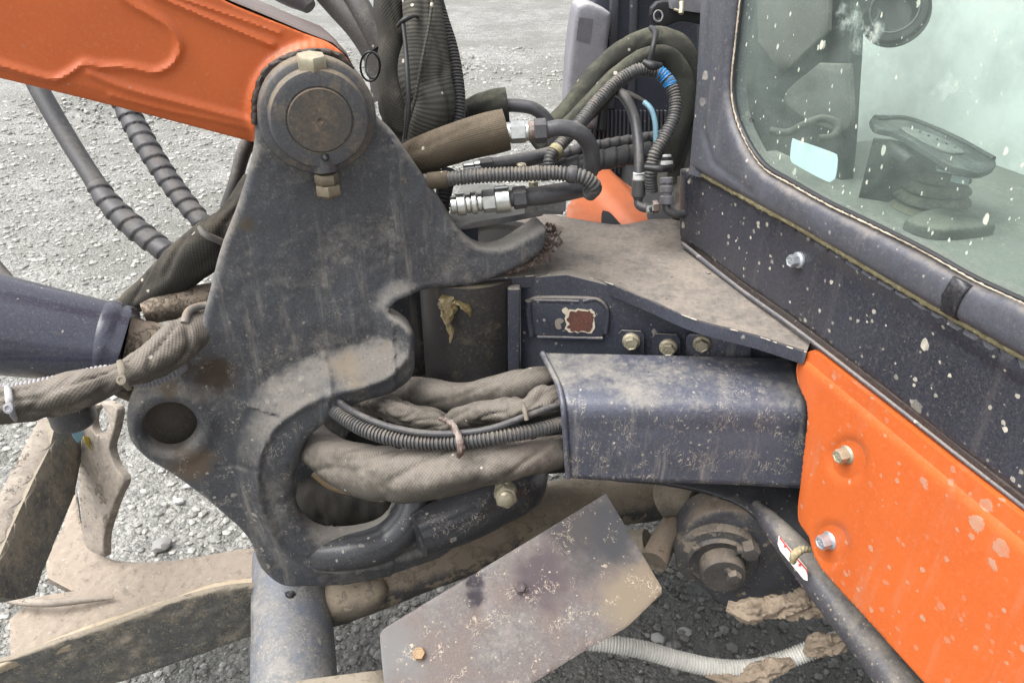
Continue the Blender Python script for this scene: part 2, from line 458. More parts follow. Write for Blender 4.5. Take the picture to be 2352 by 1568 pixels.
M['box'] = grime('cover_paint', (.07, .078, .11), rough=.30, dust=.3, up=.2, dscale=9, spots=.45, sscale=44, streak=.8, scratch=1.5, low=(.98, .86), bump=.3, scol=(.5, .45, .35),
    dcol=(.25, .235, .21), stain=[(tuple(P(1665, 805, 1.25)), .04, (.06, .042, .03)), (tuple(P(1330, 870, 1.22)), .025, (.2, .17, .12)), (tuple(P(1415, 890, 1.22)), .022, (.2, .165, .12))])
M['orange'] = grime('orange_paint_clean', (.53, .110, .020), (.49, .097, .017), rough=.42, dust=.08, up=.2, dscale=5, dcol=(.46, .22, .13), bump=.15, spots=.1, scol=(.4, .25, .18))
M['orangedirty'] = grime('orange_paint_splashed', (.54, .108, .018), (.49, .095, .016), rough=.42, dust=.16, up=.16, dscale=6, dcol=(.40, .2, .12), spots=.75, sscale=28, scol=(.40, .25, .17), bump=.2, streak=.3, fine=300)
M['deck'] = grime('dusty_deck', (.10, .093, .088), (.085, .078, .072), rough=.75, dust=.5, up=.18, dscale=13, dcol=(.25, .215, .18), bump=.4, fine=260, chips=.4, spots=.15, scol=(.06, .05, .045))
M['mudbeam'] = grime('muddy_beam_paint', (.06, .064, .066), rough=.6, dust=.62, up=.55, dscale=10, dcol=(.25, .215, .165), spots=.4, sscale=55, scratch=1.5, mud=.12, mcol=(.15, .13, .10), bump=.6, scol=(.4, .33, .2), fine=200)
M['mudplate'] = grime('muddy_deck_plate', (.12, .105, .085), rough=.8, dust=.7, up=.5, dscale=14, dcol=(.29, .24, .19), spots=.9, sscale=90, scol=(.42, .39, .34), bump=1, fine=110)
M['mud'] = grime('dried_mud', (.26, .205, .15), (.18, .14, .1), rough=.95, dust=.3, up=.1, dscale=25, dcol=(.3, .25, .19), bump=1.0, fine=120)
M['rustplate'] = grime('rusty_guard_paint', (.105, .078, .068), (.068, .066, .068), rough=.5, dust=.5, up=.05, dscale=11, dcol=(.21, .185, .165), spots=.35, sscale=50, scol=(.5, .42, .32), scratch=.8, chips=.7, chipcol=(.6, .5, .38), bump=.4,
    stain=[(pp(GP, 1390, 1215), .11, (.036, .037, .040)), (pp(GP, 1300, 1200), .06, (.05, .045, .045)), (pp(GP, 1455, 1385), .075, (.17, .14, .10)), (pp(GP, 1490, 1310), .03, (.16, .13, .095)), (pp(GP, 1250, 1330), .06, (.07, .055, .06)),
        (pp(GP, 905, 1500), .06, (.15, .145, .14)), (pp(GP, 1092, 1330), .02, (.028, .024, .03)), (pp(GP, 1095, 1370), .02, (.03, .026, .032))])
M['cyl'] = grime('cylinder_paint', (.05, .054, .08), rough=.2, dust=.08, up=.06, dscale=6, spots=.15, bump=.15, stain=[(tuple(P(30, 790, 1.2)), .018, (.13, .1, .08)), (tuple(P(240, 720, 1.25)), .012, (.16, .13, .1))])
M['rubber'] = grime('dusty_rubber', (.035, .034, .033), rough=.55, dust=.3, up=.35, dscale=12, dcol=(.16, .145, .125), bump=.2, spots=.1)
M['rubberclean'] = grime('grey_hose_rubber', (.05, .05, .055), rough=.42, dust=.2, up=.3, dscale=12, dcol=(.14, .13, .12), bump=.15)
M['conduit'] = grime('grey_conduit', (.055, .057, .06), rough=.5, dust=.3, up=.3, dscale=15, dcol=(.17, .15, .125), bump=.15)
M['wrap'] = grime('spiral_wrap_plastic', (.04, .04, .044), rough=.5, dust=.3, up=.25, dscale=15, dcol=(.13, .12, .11), bump=.15)
M['steel'] = grime('zinc_fitting', (.72, .72, .68), rough=.28, metal=1, dust=.1, up=.15, dscale=30, bump=.2)
M['bolt'] = grime('yellow_zinc_bolt', (.5, .46, .34), rough=.48, metal=.6, dust=.4, up=.1, dscale=60, dcol=(.35, .3, .2), bump=.25)
M['boltgrey'] = grime('grey_zinc_bolt', (.6, .64, .68), rough=.4, metal=.7, dust=.15, up=.1, dscale=60, bump=.2)
M['black'] = plain('black_plastic', (.018, .018, .02), .5)
M['blue'] = plain('blue_plastic_band', (.02, .22, .55), .45)
M['ltblue'] = plain('pale_blue_hose', (.25, .45, .55), .45)
M['white'] = plain('white_plastic_band', (.65, .66, .64), .5)
M['greyplastic'] = grime('grey_plastic_housing', (.20, .20, .22), rough=.5, dust=.25, up=.4, dscale=8, dcol=(.34, .33, .33), bump=.15)
M['fab1'] = fabric('grey_brown_sleeve', (.08, .072, .060), dust=.6)
M['fab2'] = fabric('dark_sleeve', (.048, .045, .039), dust=.3, dcol=(.12, .105, .078))
M['fab3'] = fabric('ribbed_sleeve', (.06, .058, .05), dust=.35, dcol=(.13, .12, .095), rib=True, pitch=.0052)
M['fab4'] = fabric('brown_sleeve', (.075, .06, .042), dust=.5, dcol=(.14, .112, .08), diag=True)
M['fab5'] = fabric('olive_sleeve', (.04, .04, .034), dust=.35, dcol=(.12, .118, .085), diag=True, pitch=.0045)
M['seal'] = grime('dusty_sealant', (.2, .17, .09), rough=.95, dust=.5, up=.3, dscale=40, dcol=(.34, .3, .18), bump=1, fine=200)
M['sealpale'] = plain('pale_grit_line', (.5, .42, .32), .9, bump=.8, sc=300)
M['tie'] = plain('dusty_tie', (.2, .175, .135), .8)
M['leaf'] = plain('dried_seaweed', (.12, .09, .035), .45, bump=.6, sc=90)
M['bark'] = grime('torn_grease_strip', (.10, .065, .05), rough=.6, dust=.4, up=.3, dscale=50, dcol=(.3, .25, .22), bump=1, fine=200)
# ground
def gravel_mat(name, stones=False):
    N = NT(name)
    big = N.noise(.9, 5, .6)
    v1 = N.vor(55, N.warp(.012, 60)); v2 = N.vor(140, N.warp(.006, 120)); 
    a = N.n('SeparateColor'); N.l(v1.outputs['Color'], a.inputs[0]); b = N.n('SeparateColor'); N.l(v2.outputs['Color'], b.inputs[0])
    if stones:
        oi = N.n('Attribute', attribute_name='tone'); val = oi.outputs['Fac']
        n = N.noise(90, 5, .65); val = N.math('ADD', val, N.math('MULTIPLY', N.math('SUBTRACT', n, .5), .3))
    else:
        val = N.math('ADD', N.math('MULTIPLY', N.math('POWER', a.outputs[0], 1.6), .45), N.math('MULTIPLY', N.math('POWER', b.outputs[1], 1.5), .45))
        val = N.math('ADD', val, N.math('MULTIPLY', N.math('SUBTRACT', N.noise(7, 6, .72), .5), 1.1))
    if not stones: val = N.math('ADD', val, N.math('MULTIPLY', N.math('SUBTRACT', N.noise(1.8, 8, .75, co=N.mapping((1, .55, 1))), .5), .9))
    sx = N.n('SeparateXYZ'); N.l(N.co, sx.inputs[0])
    c = N.mix(val, (.13, .128, .116), (.43, .42, .385))
    fines = N.rng(N.math('ADD', big, N.math('MULTIPLY', N.noise(5, 6, .7), .4)), .62, .78)
    if not stones: c = N.mix(N.math('MULTIPLY', fines, .7), c, (.15, .148, .125))
    # wet gravel plus shade painted into the colour close to the machine
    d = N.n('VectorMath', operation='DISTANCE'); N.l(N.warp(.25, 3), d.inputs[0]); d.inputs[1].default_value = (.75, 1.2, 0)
    damp_shade = N.rng(d.outputs['Value'], .8, 1.5, .72, 0)
    c = N.mix(damp_shade, c, (.028, .027, .024))
    N.l(c, N.b.inputs['Base Color'])
    N.l(N.mixf(val, .5, .32) if not stones else N.mixf(val, .55, .4), N.b.inputs['Roughness'])
    h = N.math('ADD', N.math('MULTIPLY', v1.outputs['Distance'], -1.2), N.math('MULTIPLY', v2.outputs['Distance'], -.5))
    h = N.math('ADD', h, N.noise(30, 8, .7))
    if stones: h = N.noise(150, 5, .6)
    N.l(N.bump(h, .9 if not stones else .4, .012 if not stones else .003), N.b.inputs['Normal'])
    return N.m
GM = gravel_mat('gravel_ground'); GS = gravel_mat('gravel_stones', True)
# ------------------------------------------------------------------ ground
def build_ground():
    xs = np.concatenate([np.linspace(-60, -4, 15), np.linspace(-3.9, 4, 120), np.linspace(4.1, 60, 15)])
    ys = np.concatenate([np.linspace(-20, -.1, 10), np.linspace(0, 6, 90), np.linspace(6.2, 200, 40)])
    V = []; 
    for y in ys:
        for x in xs:
            z = .02*noise.noise(Vector((x*.9, y*.9, 0)))+.008*noise.noise(Vector((x*4, y*4, 3))) if abs(x) < 4.5 and -.2 < y < 12 else 0
            V.append((x, y, z-.01))
    n = len(xs)
    F = [(j*n+i, j*n+i+1, (j+1)*n+i+1, (j+1)*n+i) for j in range(len(ys)-1) for i in range(n-1)]
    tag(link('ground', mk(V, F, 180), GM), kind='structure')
build_ground()
def build_stones():
    bm = bmesh.new(); bmesh.ops.create_icosphere(bm, subdivisions=1, radius=1)
    bv = np.array([v.co[:] for v in bm.verts]); bf = np.array([[v.index for v in f.verts] for f in bm.faces]); bm.free()
    n = 52000
    y = .55+ (rng.random(n)**1.5)*9.5; x = (rng.random(n)-.5)*(1.4+y*1.75)
    r = .003+.0095*rng.random(n)**3; r *= 1+.17*y
    big = rng.random(n) < .006; r[big] *= 2.0
    tone = .15+.75*rng.random(n)**1.3
    sc = r[:, None]*(.65+.7*rng.random((n, 3))); sc[:, 2] *= .65
    a = rng.random(n)*6.283; ca, sa = np.cos(a), np.sin(a)
    V = bv[None]*sc[:, None, :]*(1+.22*(rng.random((n, 12, 1))-.5))
    X = V[..., 0]*ca[:, None]-V[..., 1]*sa[:, None]; Y = V[..., 0]*sa[:, None]+V[..., 1]*ca[:, None]
    z0 = np.array([.02*noise.noise(Vector((a_*.9, b_*.9, 0)))+.008*noise.noise(Vector((a_*4, b_*4, 3))) for a_, b_ in zip(x, y)])-.01
    V = np.stack([X+x[:, None], Y+y[:, None], V[..., 2]+z0[:, None]+r[:, None]*.12], -1).reshape(-1, 3)
    F = (bf[None]+12*np.arange(n)[:, None, None]).reshape(-1, 3)
    me = bpy.data.meshes.new('stones'); me.vertices.add(len(V)); me.vertices.foreach_set('co', V.ravel())
    me.loops.add(F.size); me.loops.foreach_set('vertex_index', F.ravel().astype(np.int32))
    me.polygons.add(len(F)); me.polygons.foreach_set('loop_start', np.arange(0, F.size, 3, dtype=np.int32)); me.polygons.foreach_set('loop_total', np.full(len(F), 3, dtype=np.int32))
    at = me.attributes.new('tone', 'FLOAT', 'POINT'); at.data.foreach_set('value', np.repeat(tone, 12))
    me.update(); me.validate(); me.polygons.foreach_set('use_smooth', [False]*len(me.polygons))
    o = link('loose_gravel', me, GS); tag(o, 'pale and dark loose gravel stones strewn over the yard', 'gravel', kind='stuff')
build_stones()

# ------------------------------------------------------------------ bolts
def bolt(parent, pl, x, y, rpx, m, h=.9, name='bolt', flange=True, rot=0, proud=0, dome=False):
    c = pl.hit(x, y)+pl.n*proud; t = depth(c); R = rpx*t/FPX; r = R*.80 if flange else R
    root = thing  # noqa
    b = lathe(name, m, parent, c, pl.n, ([(R, -.002), (R, R*.14), (R*.93, R*.24), (r*1.02, R*.3), ] if flange else [(r, -.002)])+[(r*1.0, R*.31)], 32)
    hx = lathe('hex_head', m, b, c+pl.n*(R*.28), pl.n, [(r*.98, 0), (r*.98, R*h*.85), (r*.90, R*h), (r*.70, R*h*1.02), (r*.64, R*h*.95), (r*.3, R*h*.95)], 6, rot)
    # small raised grade marks
    for k in range(2):
        d = (pl.u if k else -pl.u)*r*.28
        lathe('grade_mark', m, b, c+pl.n*(R*.28+R*h*.95)+d, pl.n, [(r*.12, 0), (r*.12, R*.05), (r*.06, R*.06)], 8)
    return b
# ------------------------------------------------------------------ boom
def ridge(px, py, line, w, h, sm=14):
    L = smooth_loop(line, 12, closed=False)
    d = seg_dist(np.stack([px, py], 1), L, closed=False)
    return h*np.exp(-(d/w)**2)
bp = POST.off(-.035)
boom = thing('boom', 'orange box-section excavator boom with raised weld seams, entering from upper left', 'excavator boom', tuple(bp.hit(300, 150)))
out = [(-90, 165, 1), (0, 185), (300, 258), (572, 329, 1), (700, 330, 1), (820, 280), (812, 170), (795, 132), (764, 104), (694, 76, 1), (510, -1), (440, -45, 1), (-90, -45, 1)]
W1 = [(-90, 125), (0, 150), (132, 182), (165, 165), (194, 146), (226, 152), (295, 154), (365, 164), (400, 142), (413, 104), (392, 66), (347, 35), (288, 0), (250, -40)]
def boomh(px, py, u, v, d):
    h = ridge(px, py, W1, 9, .0055)+ridge(px, py, [(205, 167), (278, 198), (417, 236), (583, 280)], 9, .005)
    h += ridge(px, py, [(253, 219), (382, 253), (486, 274), (576, 294)], 6, .003)
    h += ridge(px, py, [(360, -10), (486, 45), (625, 103)], 8, .005)+ridge(px, py, [(400, -10), (521, 33), (642, 76)], 5, .003)
    # lower flange leans back below the seam
    yb = 187+px*.250; y1 = yb-42
    h -= .010*np.clip((py-y1)/42, 0, 1)**1.3*(px > -200)
    rr = np.hypot(px-725, py-250); h += .016/(1+np.exp((rr-152)/3.5))
    h += .0008*np.sin(px*.35)*np.exp(-((rr-150)/8)**2)
    return h
relief('side_plate', M['orange'], boom, bp, out, thick=.17, edge=.003, grid=.0036, hf=boomh, step=12)
tl = [bp.hit(x, y) for x, y in ((300, -86), (440, -43), (510, -3), (600, 34), (694, 74), (764, 101), (797, 130), (816, 170), (822, 215))]
bo = (bp.v*.0035+bp.u*.0018)
tv_ = [p_+bo*.3-bp.n*.004 for p_ in tl]+[p_+bo-bp.n*.012 for p_ in tl]+[p_+bo-bp.n*.165 for p_ in tl]; nt = len(tl)
link('top_plate', mk(tv_, [(r_*nt+i, r_*nt+i+1, (r_+1)*nt+i+1, (r_+1)*nt+i) for r_ in range(2) for i in range(nt-1)], 30), grime('dulled_top', (.16, .105, .085), (.12, .09, .078), rough=.4, dust=.4, up=.05, dscale=9, dcol=(.22, .18, .155), bump=.2), boom)
# weld seam blob where the seams meet
tube('grease_rim', grime('black_grease', (.03, .022, .018), rough=.5, dust=.35, up=.3, dscale=40, dcol=(.12, .09, .07), bump=1), boom,
     [(x, y, bp.t(x, y)-.022, 9) for x, y in [(585, 285), (590, 215), (610, 165), (655, 135), (715, 120), (770, 127), (810, 160)]], ds=.003, seg=12, rf=wrinkle(.25, 130, 1.5, 3, .2))
# ------------------------------------------------------------------ swing post
post = thing('swing_post', 'dark cast swing post with dusty round boom pin boss and curved forked arm', 'swing post', tuple(POST.hit(650, 1300)))
po = [(600, 190), (588, 240), (585, 330), (548, 470), (510, 570), (478, 690), (448, 790), (405, 858), (360, 872), (315, 890), (292, 945), (300, 1005), (335, 1045), (480, 1152), (575, 1245), (600, 1305), (640, 1340), (720, 1346),
      (850, 1331), (960, 1298), (1045, 1258), (1110, 1205), (1190, 1155), (1238, 1122), (1256, 1085), (1230, 1045), (1100, 1050), (960, 1080), (902, 1100), (908, 1150), (885, 1190), (805, 1217), (725, 1209), (690, 1178), (677, 1120),
      (680, 1060), (702, 1000), (758, 947), (828, 909), (890, 891), (939, 860), (947, 800), (942, 745), (915, 722), (889, 708), (904, 687), (950, 673), (1019, 662), (1105, 642), (1150, 618), (1200, 588), (1232, 556), (1238, 505), (1195, 530),
      (1150, 557), (1100, 560), (1060, 532), (1020, 470), (960, 385), (900, 300), (862, 262), (840, 190), (790, 140), (730, 125), (650, 145)]
hole = [(391+62*math.cos(a), 976+54*math.sin(a)) for a in np.linspace(0, 2*math.pi, 16, endpoint=False)]
RL = [(925, 715), (930, 790), (885, 838), (820, 864), (745, 882), (680, 912), (625, 958), (595, 1015), (590, 1090), (612, 1180), (655, 1250), (720, 1290), (850, 1290), (1000, 1250)]
OPL = [(990, 800), (939, 860), (890, 891), (828, 909), (758, 947), (702, 1000), (680, 1060), (677, 1120), (690, 1178), (725, 1209), (805, 1217), (885, 1190), (990, 1170)]
RLs = smooth_loop(RL, 12, closed=False)
OPEN = np.array([(758, 947), (828, 909), (890, 891), (939, 860), (960, 800), (1000, 1000), (908, 1150), (885, 1190), (805, 1217), (725, 1209), (690, 1178), (677, 1120), (680, 1060), (702, 1000)], float)
OPENs = smooth_loop([tuple(q) for q in OPEN[[5+i-5 for i in range(14)]]], 12)
def posth(px, py, u, v, d):
    Q = np.stack([px, py], 1); OL = smooth_loop(OPL, 12, False); dr = seg_dist(Q, RLs, False); do = seg_dist(Q, OL, False)
    band = inside(Q, np.vstack([RLs, OL[::-1]]))
    f = np.clip(1-dr/(52+26*(py < 930)), 0, 1); f = f*f*(3-2*f)
    H_ = .034-.018*np.clip((py-1040)/100, 0, 1); h = np.where(band, H_, H_*f)+.006*np.exp(-(dr/9)**2)
    k = np.clip(1-do/34, 0, 1); h -= .014*k**2
    # upper ear hangs back
    e = np.clip((px-1000)/240, 0, 1)*(py < 720); h += .040*e
    # raised ring round the lower lobe hole
    rh = np.hypot((px-391)/62, (py-976)/54); h += .010*np.exp(-((rh-1.35)/.35)**2)
    h -= .012*np.exp(-(((px-480)/75)**2+((py-870)/48)**2))
    # shallow casting steps of the triangular web
    h += .004*np.tanh((py-640-(px-600)*.1)/60)*((px < 900))
    h -= .004*np.exp(-((px-(745+(py-450)*.02))/60)**2)*np.clip((py-420)/80, 0, 1)*np.clip((760-py)/80, 0, 1)
    # small weld scar
    h += ridge(px, py, [(742, 812), (752, 850), (745, 905)], 7, .004)-ridge(px, py, [(500, 1068), (560, 1062), (590, 1050)], 5, .003)
    nz = np.array([noise.fractal(Vector((a*22, b*22, 1)), 1, 2, 4) for a, b in zip(u, v)])
    nz2 = np.array([noise.noise(Vector((a*90, b*90, 5))) for a, b in zip(u, v)])
    return h+nz*.0016+nz2*.0004
relief('casting', M['post'], post, POST, po, thick=.014, holes=[hole], edge=.010, grid=.0042, hf=posth, step=11, ang=50)
# rear half of the fork, further back
relief('rear_cheek', M['post'], post, POST.off(-.19), [(1000, 470), (940, 500), (880, 620), (850, 800), (760, 860), (680, 930), (640, 1020), (640, 1180), (700, 1230), (780, 1225), (770, 1100), (800, 1000), (900, 930), (960, 870), (985, 790), (990, 700), (1060, 640)], thick=.05, edge=.008, grid=.02)
c0 = POST.hit(391, 976)
lathe('pin_bore', grime('bore_dirt', (.045, .038, .03), rough=.9, dust=.4, up=.2, dscale=30, dcol=(.11, .09, .07), bump=1), post, c0-POST.n*.058, POST.n, [(.07, 0), (.07, .02), (.06, .024), (.03, .03), (.01, .034)], 32)
n = POST.n
cb = POST.hit(728, 262)
lathe('collar', M['collar'], post, cb-n*.03, n, [(.086, 0), (.087, .048), (.0855, .052), (.082, .0545), (.074, .056), (.0725, .0585), (.0725, .066), (.070, .0695), (.064, .071), (.0495, .0712), (.0485, .0695), (.0, .069)], 72)
pc = cb+n*.0395
lathe('boom_pin', M['pin'], post, pc, n, [(.0468, 0), (.0468, .0025), (.0455, .0038), (.030, .0042), (.0045, .0042), (.0035, .0025), (.0005, .001)], 64)
# retaining bolt above, standing upright through the collar, and its nut below
bc = cb+n*.020+Vector((0, 0, .074))
up_ = Vector((0, 0, 1))
lathe('retaining_bolt', M['bolt'], post, bc-up_*.004, (.06, -.1, 1), [(.0215, 0), (.0225, .003), (.0225, .016), (.0205, .0195), (.012, .020)], 6, .35)
bn = cb+n*.022-Vector((0, 0, .086))
nutm = grime('old_nut', (.2, .17, .12), rough=.5, metal=.4, dust=.4, up=.3, dscale=40, dcol=(.2, .16, .11), bump=.5)
lathe('lock_nut', nutm, post, bn, (0, 0, -1), [(.017, 0), (.019, .003), (.019, .013), (.017, .016)], 6, .2)
lathe('lock_nut', nutm, post, bn-up_*.017, (0, 0, -1), [(.019, 0), (.021, .003), (.021, .015), (.0185, .018)], 6, .8)
lathe('bolt_tip', nutm, post, bn-up_*.034, (0, 0, -1), [(.011, 0), (.011, .004), (.009, .006)], 16)
tube('bolt_lug', M['collar'], post, [tuple(cb+n*.020+Vector((0, 0, -.06)))+(.023,), tuple(bn+up_*.004)+(.020,)], world=True, ds=.004, seg=20)
gp = cb+n*.041-Vector((0, 0, .055))
lathe('grease_nipple', M['black'], post, gp, n, [(.006, 0), (.0055, .004), (.003, .008), (.0038, .011), (.001, .013)], 12)
# upper kingpin ear behind the web, with its plate
kc = P(1145, 548, 1.47)
lathe('kingpin_boss', M['post'], post, kc-up_*.03, up_, [(.088, 0), (.088, .030), (.085, .036), (.078, .038), (.060, .036), (.055, .030), (.05, .028)], 48)
# lower pivot bolt
lb = plane3(P(1160, 1145, 1.5), P(1200, 1150, 1.5), P(1165, 1100, 1.56))
fx = P(1160, 1128, 1.50); ax = (P(1166, 1165, 1.40)-fx).normalized()
b = lathe('pivot_bolt', M['bolt'], post, fx-ax*.02, ax, [(.023, 0), (.024, .008), (.024, .034), (.0215, .037)], 6, .3)
lathe('pivot_nut', M['bolt'], post, fx+ax*.017, ax, [(.0225, 0), (.024, .004), (.024, .022), (.021, .026)], 6, .7)
lathe('stud', M['bolt'], post, fx+ax*.042, ax, [(.015, 0), (.015, .008), (.012, .011), (.008, .013)], 24)
# lower fork tube running from the arm
armm = grime('arm_gloss', (.03, .033, .04), rough=.3, dust=.25, up=.1, dscale=12, spots=.3, scratch=.6, bump=.35)
tube('lower_arm', armm, post, [(690, 1255, POST.t(700, 1265)+.06, 36), (740, 1268, POST.t(740, 1268)+.0, 40), (800, 1268, POST.t(800, 1268)-.03, 42), (900, 1235, POST.t(900, 1235)-.03, 44), (945, 1180, POST.t(945, 1180)-.015, 42), (955, 1110, POST.t(955, 1110)+.03, 40), (960, 1040, 1.52, 36)], ds=.008, seg=28, rf=wrinkle(.03, 8, 1, 5, 0))
tube('lower_ear', armm, post, [(960, 1230, 1.53, 52), (1040, 1195, 1.56, 60), (1130, 1150, 1.60, 62), (1200, 1110, 1.64, 58), (1235, 1080, 1.68, 30)], ds=.008, seg=28, rf=wrinkle(.03, 8, 1, 6, 0))
# hooks of bent rod on the back edge
rod = grime('bare_rod', (.2, .19, .17), rough=.5, dust=.3, up=.3, dscale=30, dcol=(.26, .2, .15), bump=.3)
tube('rod_hook', rod, post, [(500, 700, 1.26, 9), (460, 703, 1.25, 9), (432, 716, 1.23, 9), (424, 742, 1.22, 10)], ds=.004, seg=14)
tube('rod_hook', rod, post, [(530, 565, 1.25, 8), (500, 551, 1.23, 8), (468, 535, 1.21, 8), (458, 520, 1.21, 7)], ds=.004, seg=14)
# grease nipple deep below
# ------------------------------------------------------------------ frame nose (upper structure)
nose = thing('frame_nose', 'dusty tan deck and navy side plate of the machine frame below the cab corner', 'machine frame', tuple(P(1400, 800, 1.35)))
dk = [(1062, 650), (1120, 640), (1200, 633), (1300, 629), (1370, 640), (1470, 678), (1600, 733), (1740, 770), (1853, 806, 1), (1900, 690, 1), (1800, 400, 1), (1575, 480), (1548, 500), (1500, 503), (1425, 516), (1330, 503), (1235, 490), (1130, 500), (1070, 560)]
def deckh(px, py, u, v, d):
    nz = np.array([noise.fractal(Vector((a*12, b*12, 1)), 1, 2, 3) for a, b in zip(u, v)]); return nz*.0012
relief('top_plate', M['deck'], nose, DECK, dk, thick=.001, edge=.0, grid=.02, hf=deckh, step=12)
# navy rim of the deck plate: edge strip that stands just below the dusty top
relief('plate_rim', M['navy'], nose, horiz(ZT-.0012), [(q[0], q[1]+1.5, *q[2:]) for q in dk], thick=.024, edge=.0025, grid=.1, step=10)
DR = cr3([np.array([*DECK.hit(q[0], q[1]+2), 0]) for q in dk[1:10]], 16)
for k in range(16):
    i0 = int(rng.integers(6, len(DR)-8)); L_ = int(rng.integers(1, 4)); seg_ = DR[i0:i0+L_+1]
    tube('edge_chip', rimm0 if 'rimm0' in globals() else globals().setdefault('rimm0', plain('bright_edge_chip', (.6, .54, .45), .6)), nose, [(*p_[:3], .0005+.0007*rng.random()) for p_ in seg_], world=True, ds=.002, seg=6)
e1 = DECK.hit(1230, 640); e2 = DECK.hit(1740, 775)
dirn = (e2-e1); az = math.degrees(math.atan2(dirn.x, dirn.y))
SIDE = vert(e1+Vector((.0, .016, 0)), 103)
relief('side_plate', M['navy'], nose, SIDE, [(1196, 640, 1), (1300, 630, 1), (1500, 680, 1), (1900, 800, 1), (1900, 1000, 1), (1196, 940, 1)], thick=.02, edge=.002, grid=.05)
def covh(px, py, u, v, d): return .0
ap = SIDE.off(.0)
relief('access_plate', M['navy'], nose, ap.off(.007), [(1212, 690), (1225, 684), (1375, 688), (1390, 700), (1393, 765), (1380, 775), (1230, 772), (1218, 762)], thick=.008, edge=.004, grid=.05, step=8)
for ln in ([(1214, 690), (1216, 730), (1222, 770)], [(1228, 690), (1330, 692)], [(1340, 692), (1370, 688), (1390, 705), (1392, 765)], [(1235, 774), (1385, 777)]):
    tube('weld_bead', M['navy'], nose, [(x, y, ap.t(x, y)-.006, 5 if ln[0][0] != 1214 else 9) for x, y in ln], ds=.004, seg=10, rf=wrinkle(.15, 120, 1, 3, .05))
rustm = grime('rust_patch', (.11, .035, .022), (.07, .025, .018), rough=.85, dust=.15, up=.1, dscale=60, bump=.6)
rimm = plain('flaked_paint_rim', (.62, .55, .42), .8, bump=.8, sc=200)
rp = [(1333+(33+5*noise.noise(Vector((math.cos(a)*2.5, math.sin(a)*2.5, 4)))+3.5*noise.noise(Vector((math.cos(a)*7, math.sin(a)*7, 9))))*max(-1, min(1, 1.25*math.cos(a))), 736+(26+6*noise.noise(Vector((math.cos(a)*3, math.sin(a)*3, 7)))+3.5*noise.noise(Vector((math.cos(a)*8, math.sin(a)*8, 2))))*max(-1, min(1, 1.25*math.sin(a)))) for a in np.linspace(0, 2*math.pi, 40, endpoint=False)]
relief('flaked_rim', rimm, nose, ap.off(.0078), rp, thick=.001, edge=0, grid=.1, step=6)
relief('rust_patch', rustm, nose, ap.off(.0084), [(1334+(x-1333)*(.86+.06*math.sin(y)), 736+(y-735)*(.84+.06*math.cos(x))) for x, y in rp], thick=.0012, edge=0, grid=.1, step=6)
relief('flaked_rim', rimm, nose, ap.off(.0078), [(1290, 712), (1300, 706), (1306, 714), (1298, 722)], thick=.001, edge=0, grid=.1, step=6)
relief('flaked_rim', plain('old_primer', (.25, .22, .18), .8), nose, ap.off(.0078), [(1276, 735), (1288, 731), (1296, 738), (1287, 744), (1290, 754), (1280, 756)], thick=.001, edge=0, grid=.1, step=6)
# kingpin housing: dark upright cylinder under the deck
kh = P(1085, 780, 1.52)
lathe('kingpin_housing', grime('housing_paint', (.02, .02, .024), rough=.45, dust=.45, up=.2, dscale=16, dcol=(.11, .09, .06), bump=.4), nose, (kh.x, kh.y, ZT-.40), up_, [(.10, 0), (.10, .395-.0)], 48)
boxm('web', M['navy'], nose, P(1180, 800, 1.50), (Vector((1, 0, 0)), Vector((0, 1, 0)), up_), (.012, .05, .16))
boxm('web', grime('dark_web', (.02, .02, .022), rough=.6, dust=.2, dscale=12), nose, P(945, 760, 1.75), (Vector((1, 0, 0)), Vector((0, 1, 0)), up_), (.05, .02, .16))
for (x, y, r_) in ((1627, 628, 4), ):
    lathe('rivet', M['deck'], nose, DECK.hit(x, y), up_, [(.004, 0), (.004, .002), (.002, .003)], 12)
# ------------------------------------------------------------------ cover box over the hoses
cov = thing('hose_cover', 'folded grey-blue steel hose cover bolted on the frame, scratched and mud flecked', 'hose cover', tuple(P(1550, 1090, 1.27)))
def sweep(name, m, parent, left, right, thick=.004, nx=40, hf=None, ang=40):
    L = cr3([np.array(P(*q)) for q in left], 10); R = cr3([np.array(P(*q)) for q in right], 10)
    V = []; ny = len(L)
    for i in range(nx+1):
        s = i/nx
        for j in range(ny):
            p = L[j]*(1-s)+R[j]*s
            if hf: p = p+hf(s, j/(ny-1))
            V.append(p)
    F = [(i*ny+j, i*ny+j+1, (i+1)*ny+j+1, (i+1)*ny+j) for i in range(nx) for j in range(ny-1)]
    me = mk(V, F, ang); o = link(name, me, m, parent)
    md = o.modifiers.new('solid', 'SOLIDIFY'); md.thickness = thick; md.offset = 0
    return o
def bt(x, y, z):    # depth at which the view through x,y reaches height z
    return (z-CAMZ)/ray(x, y).z
def by(x, y, Y): return Y/ray(x, y).y
YB = 1.03
zt = ZT-.075
Lc = [(1246, 812, by(1246, 812, 1.16)), (1258, 835, by(1258, 835, 1.125)), (1272, 862, by(1272, 862, 1.085)), (1286, 895, by(1286, 895, 1.045)), (1293, 930, by(1293, 930, 1.018)), (1298, 990, by(1298, 990, 1.012)), (1305, 1096, by(1305, 1096, 1.012))]
Rc = [(1822, 824, by(1822, 824, 1.13)), (1830, 842, by(1830, 842, 1.10)), (1840, 868, by(1840, 868, 1.06)), (1848, 900, by(1848, 900, 1.025)), (1856, 935, by(1856, 935, .998)), (1860, 1000, by(1860, 1000, .992)), (1862, 1120, by(1862, 1120, .992))]
sweep('cover_panel', M['box'], cov, Lc, Rc, .004, 30, hf=lambda s, j: np.array([0, .0015*math.sin(s*7)*math.sin(j*5), 0]))
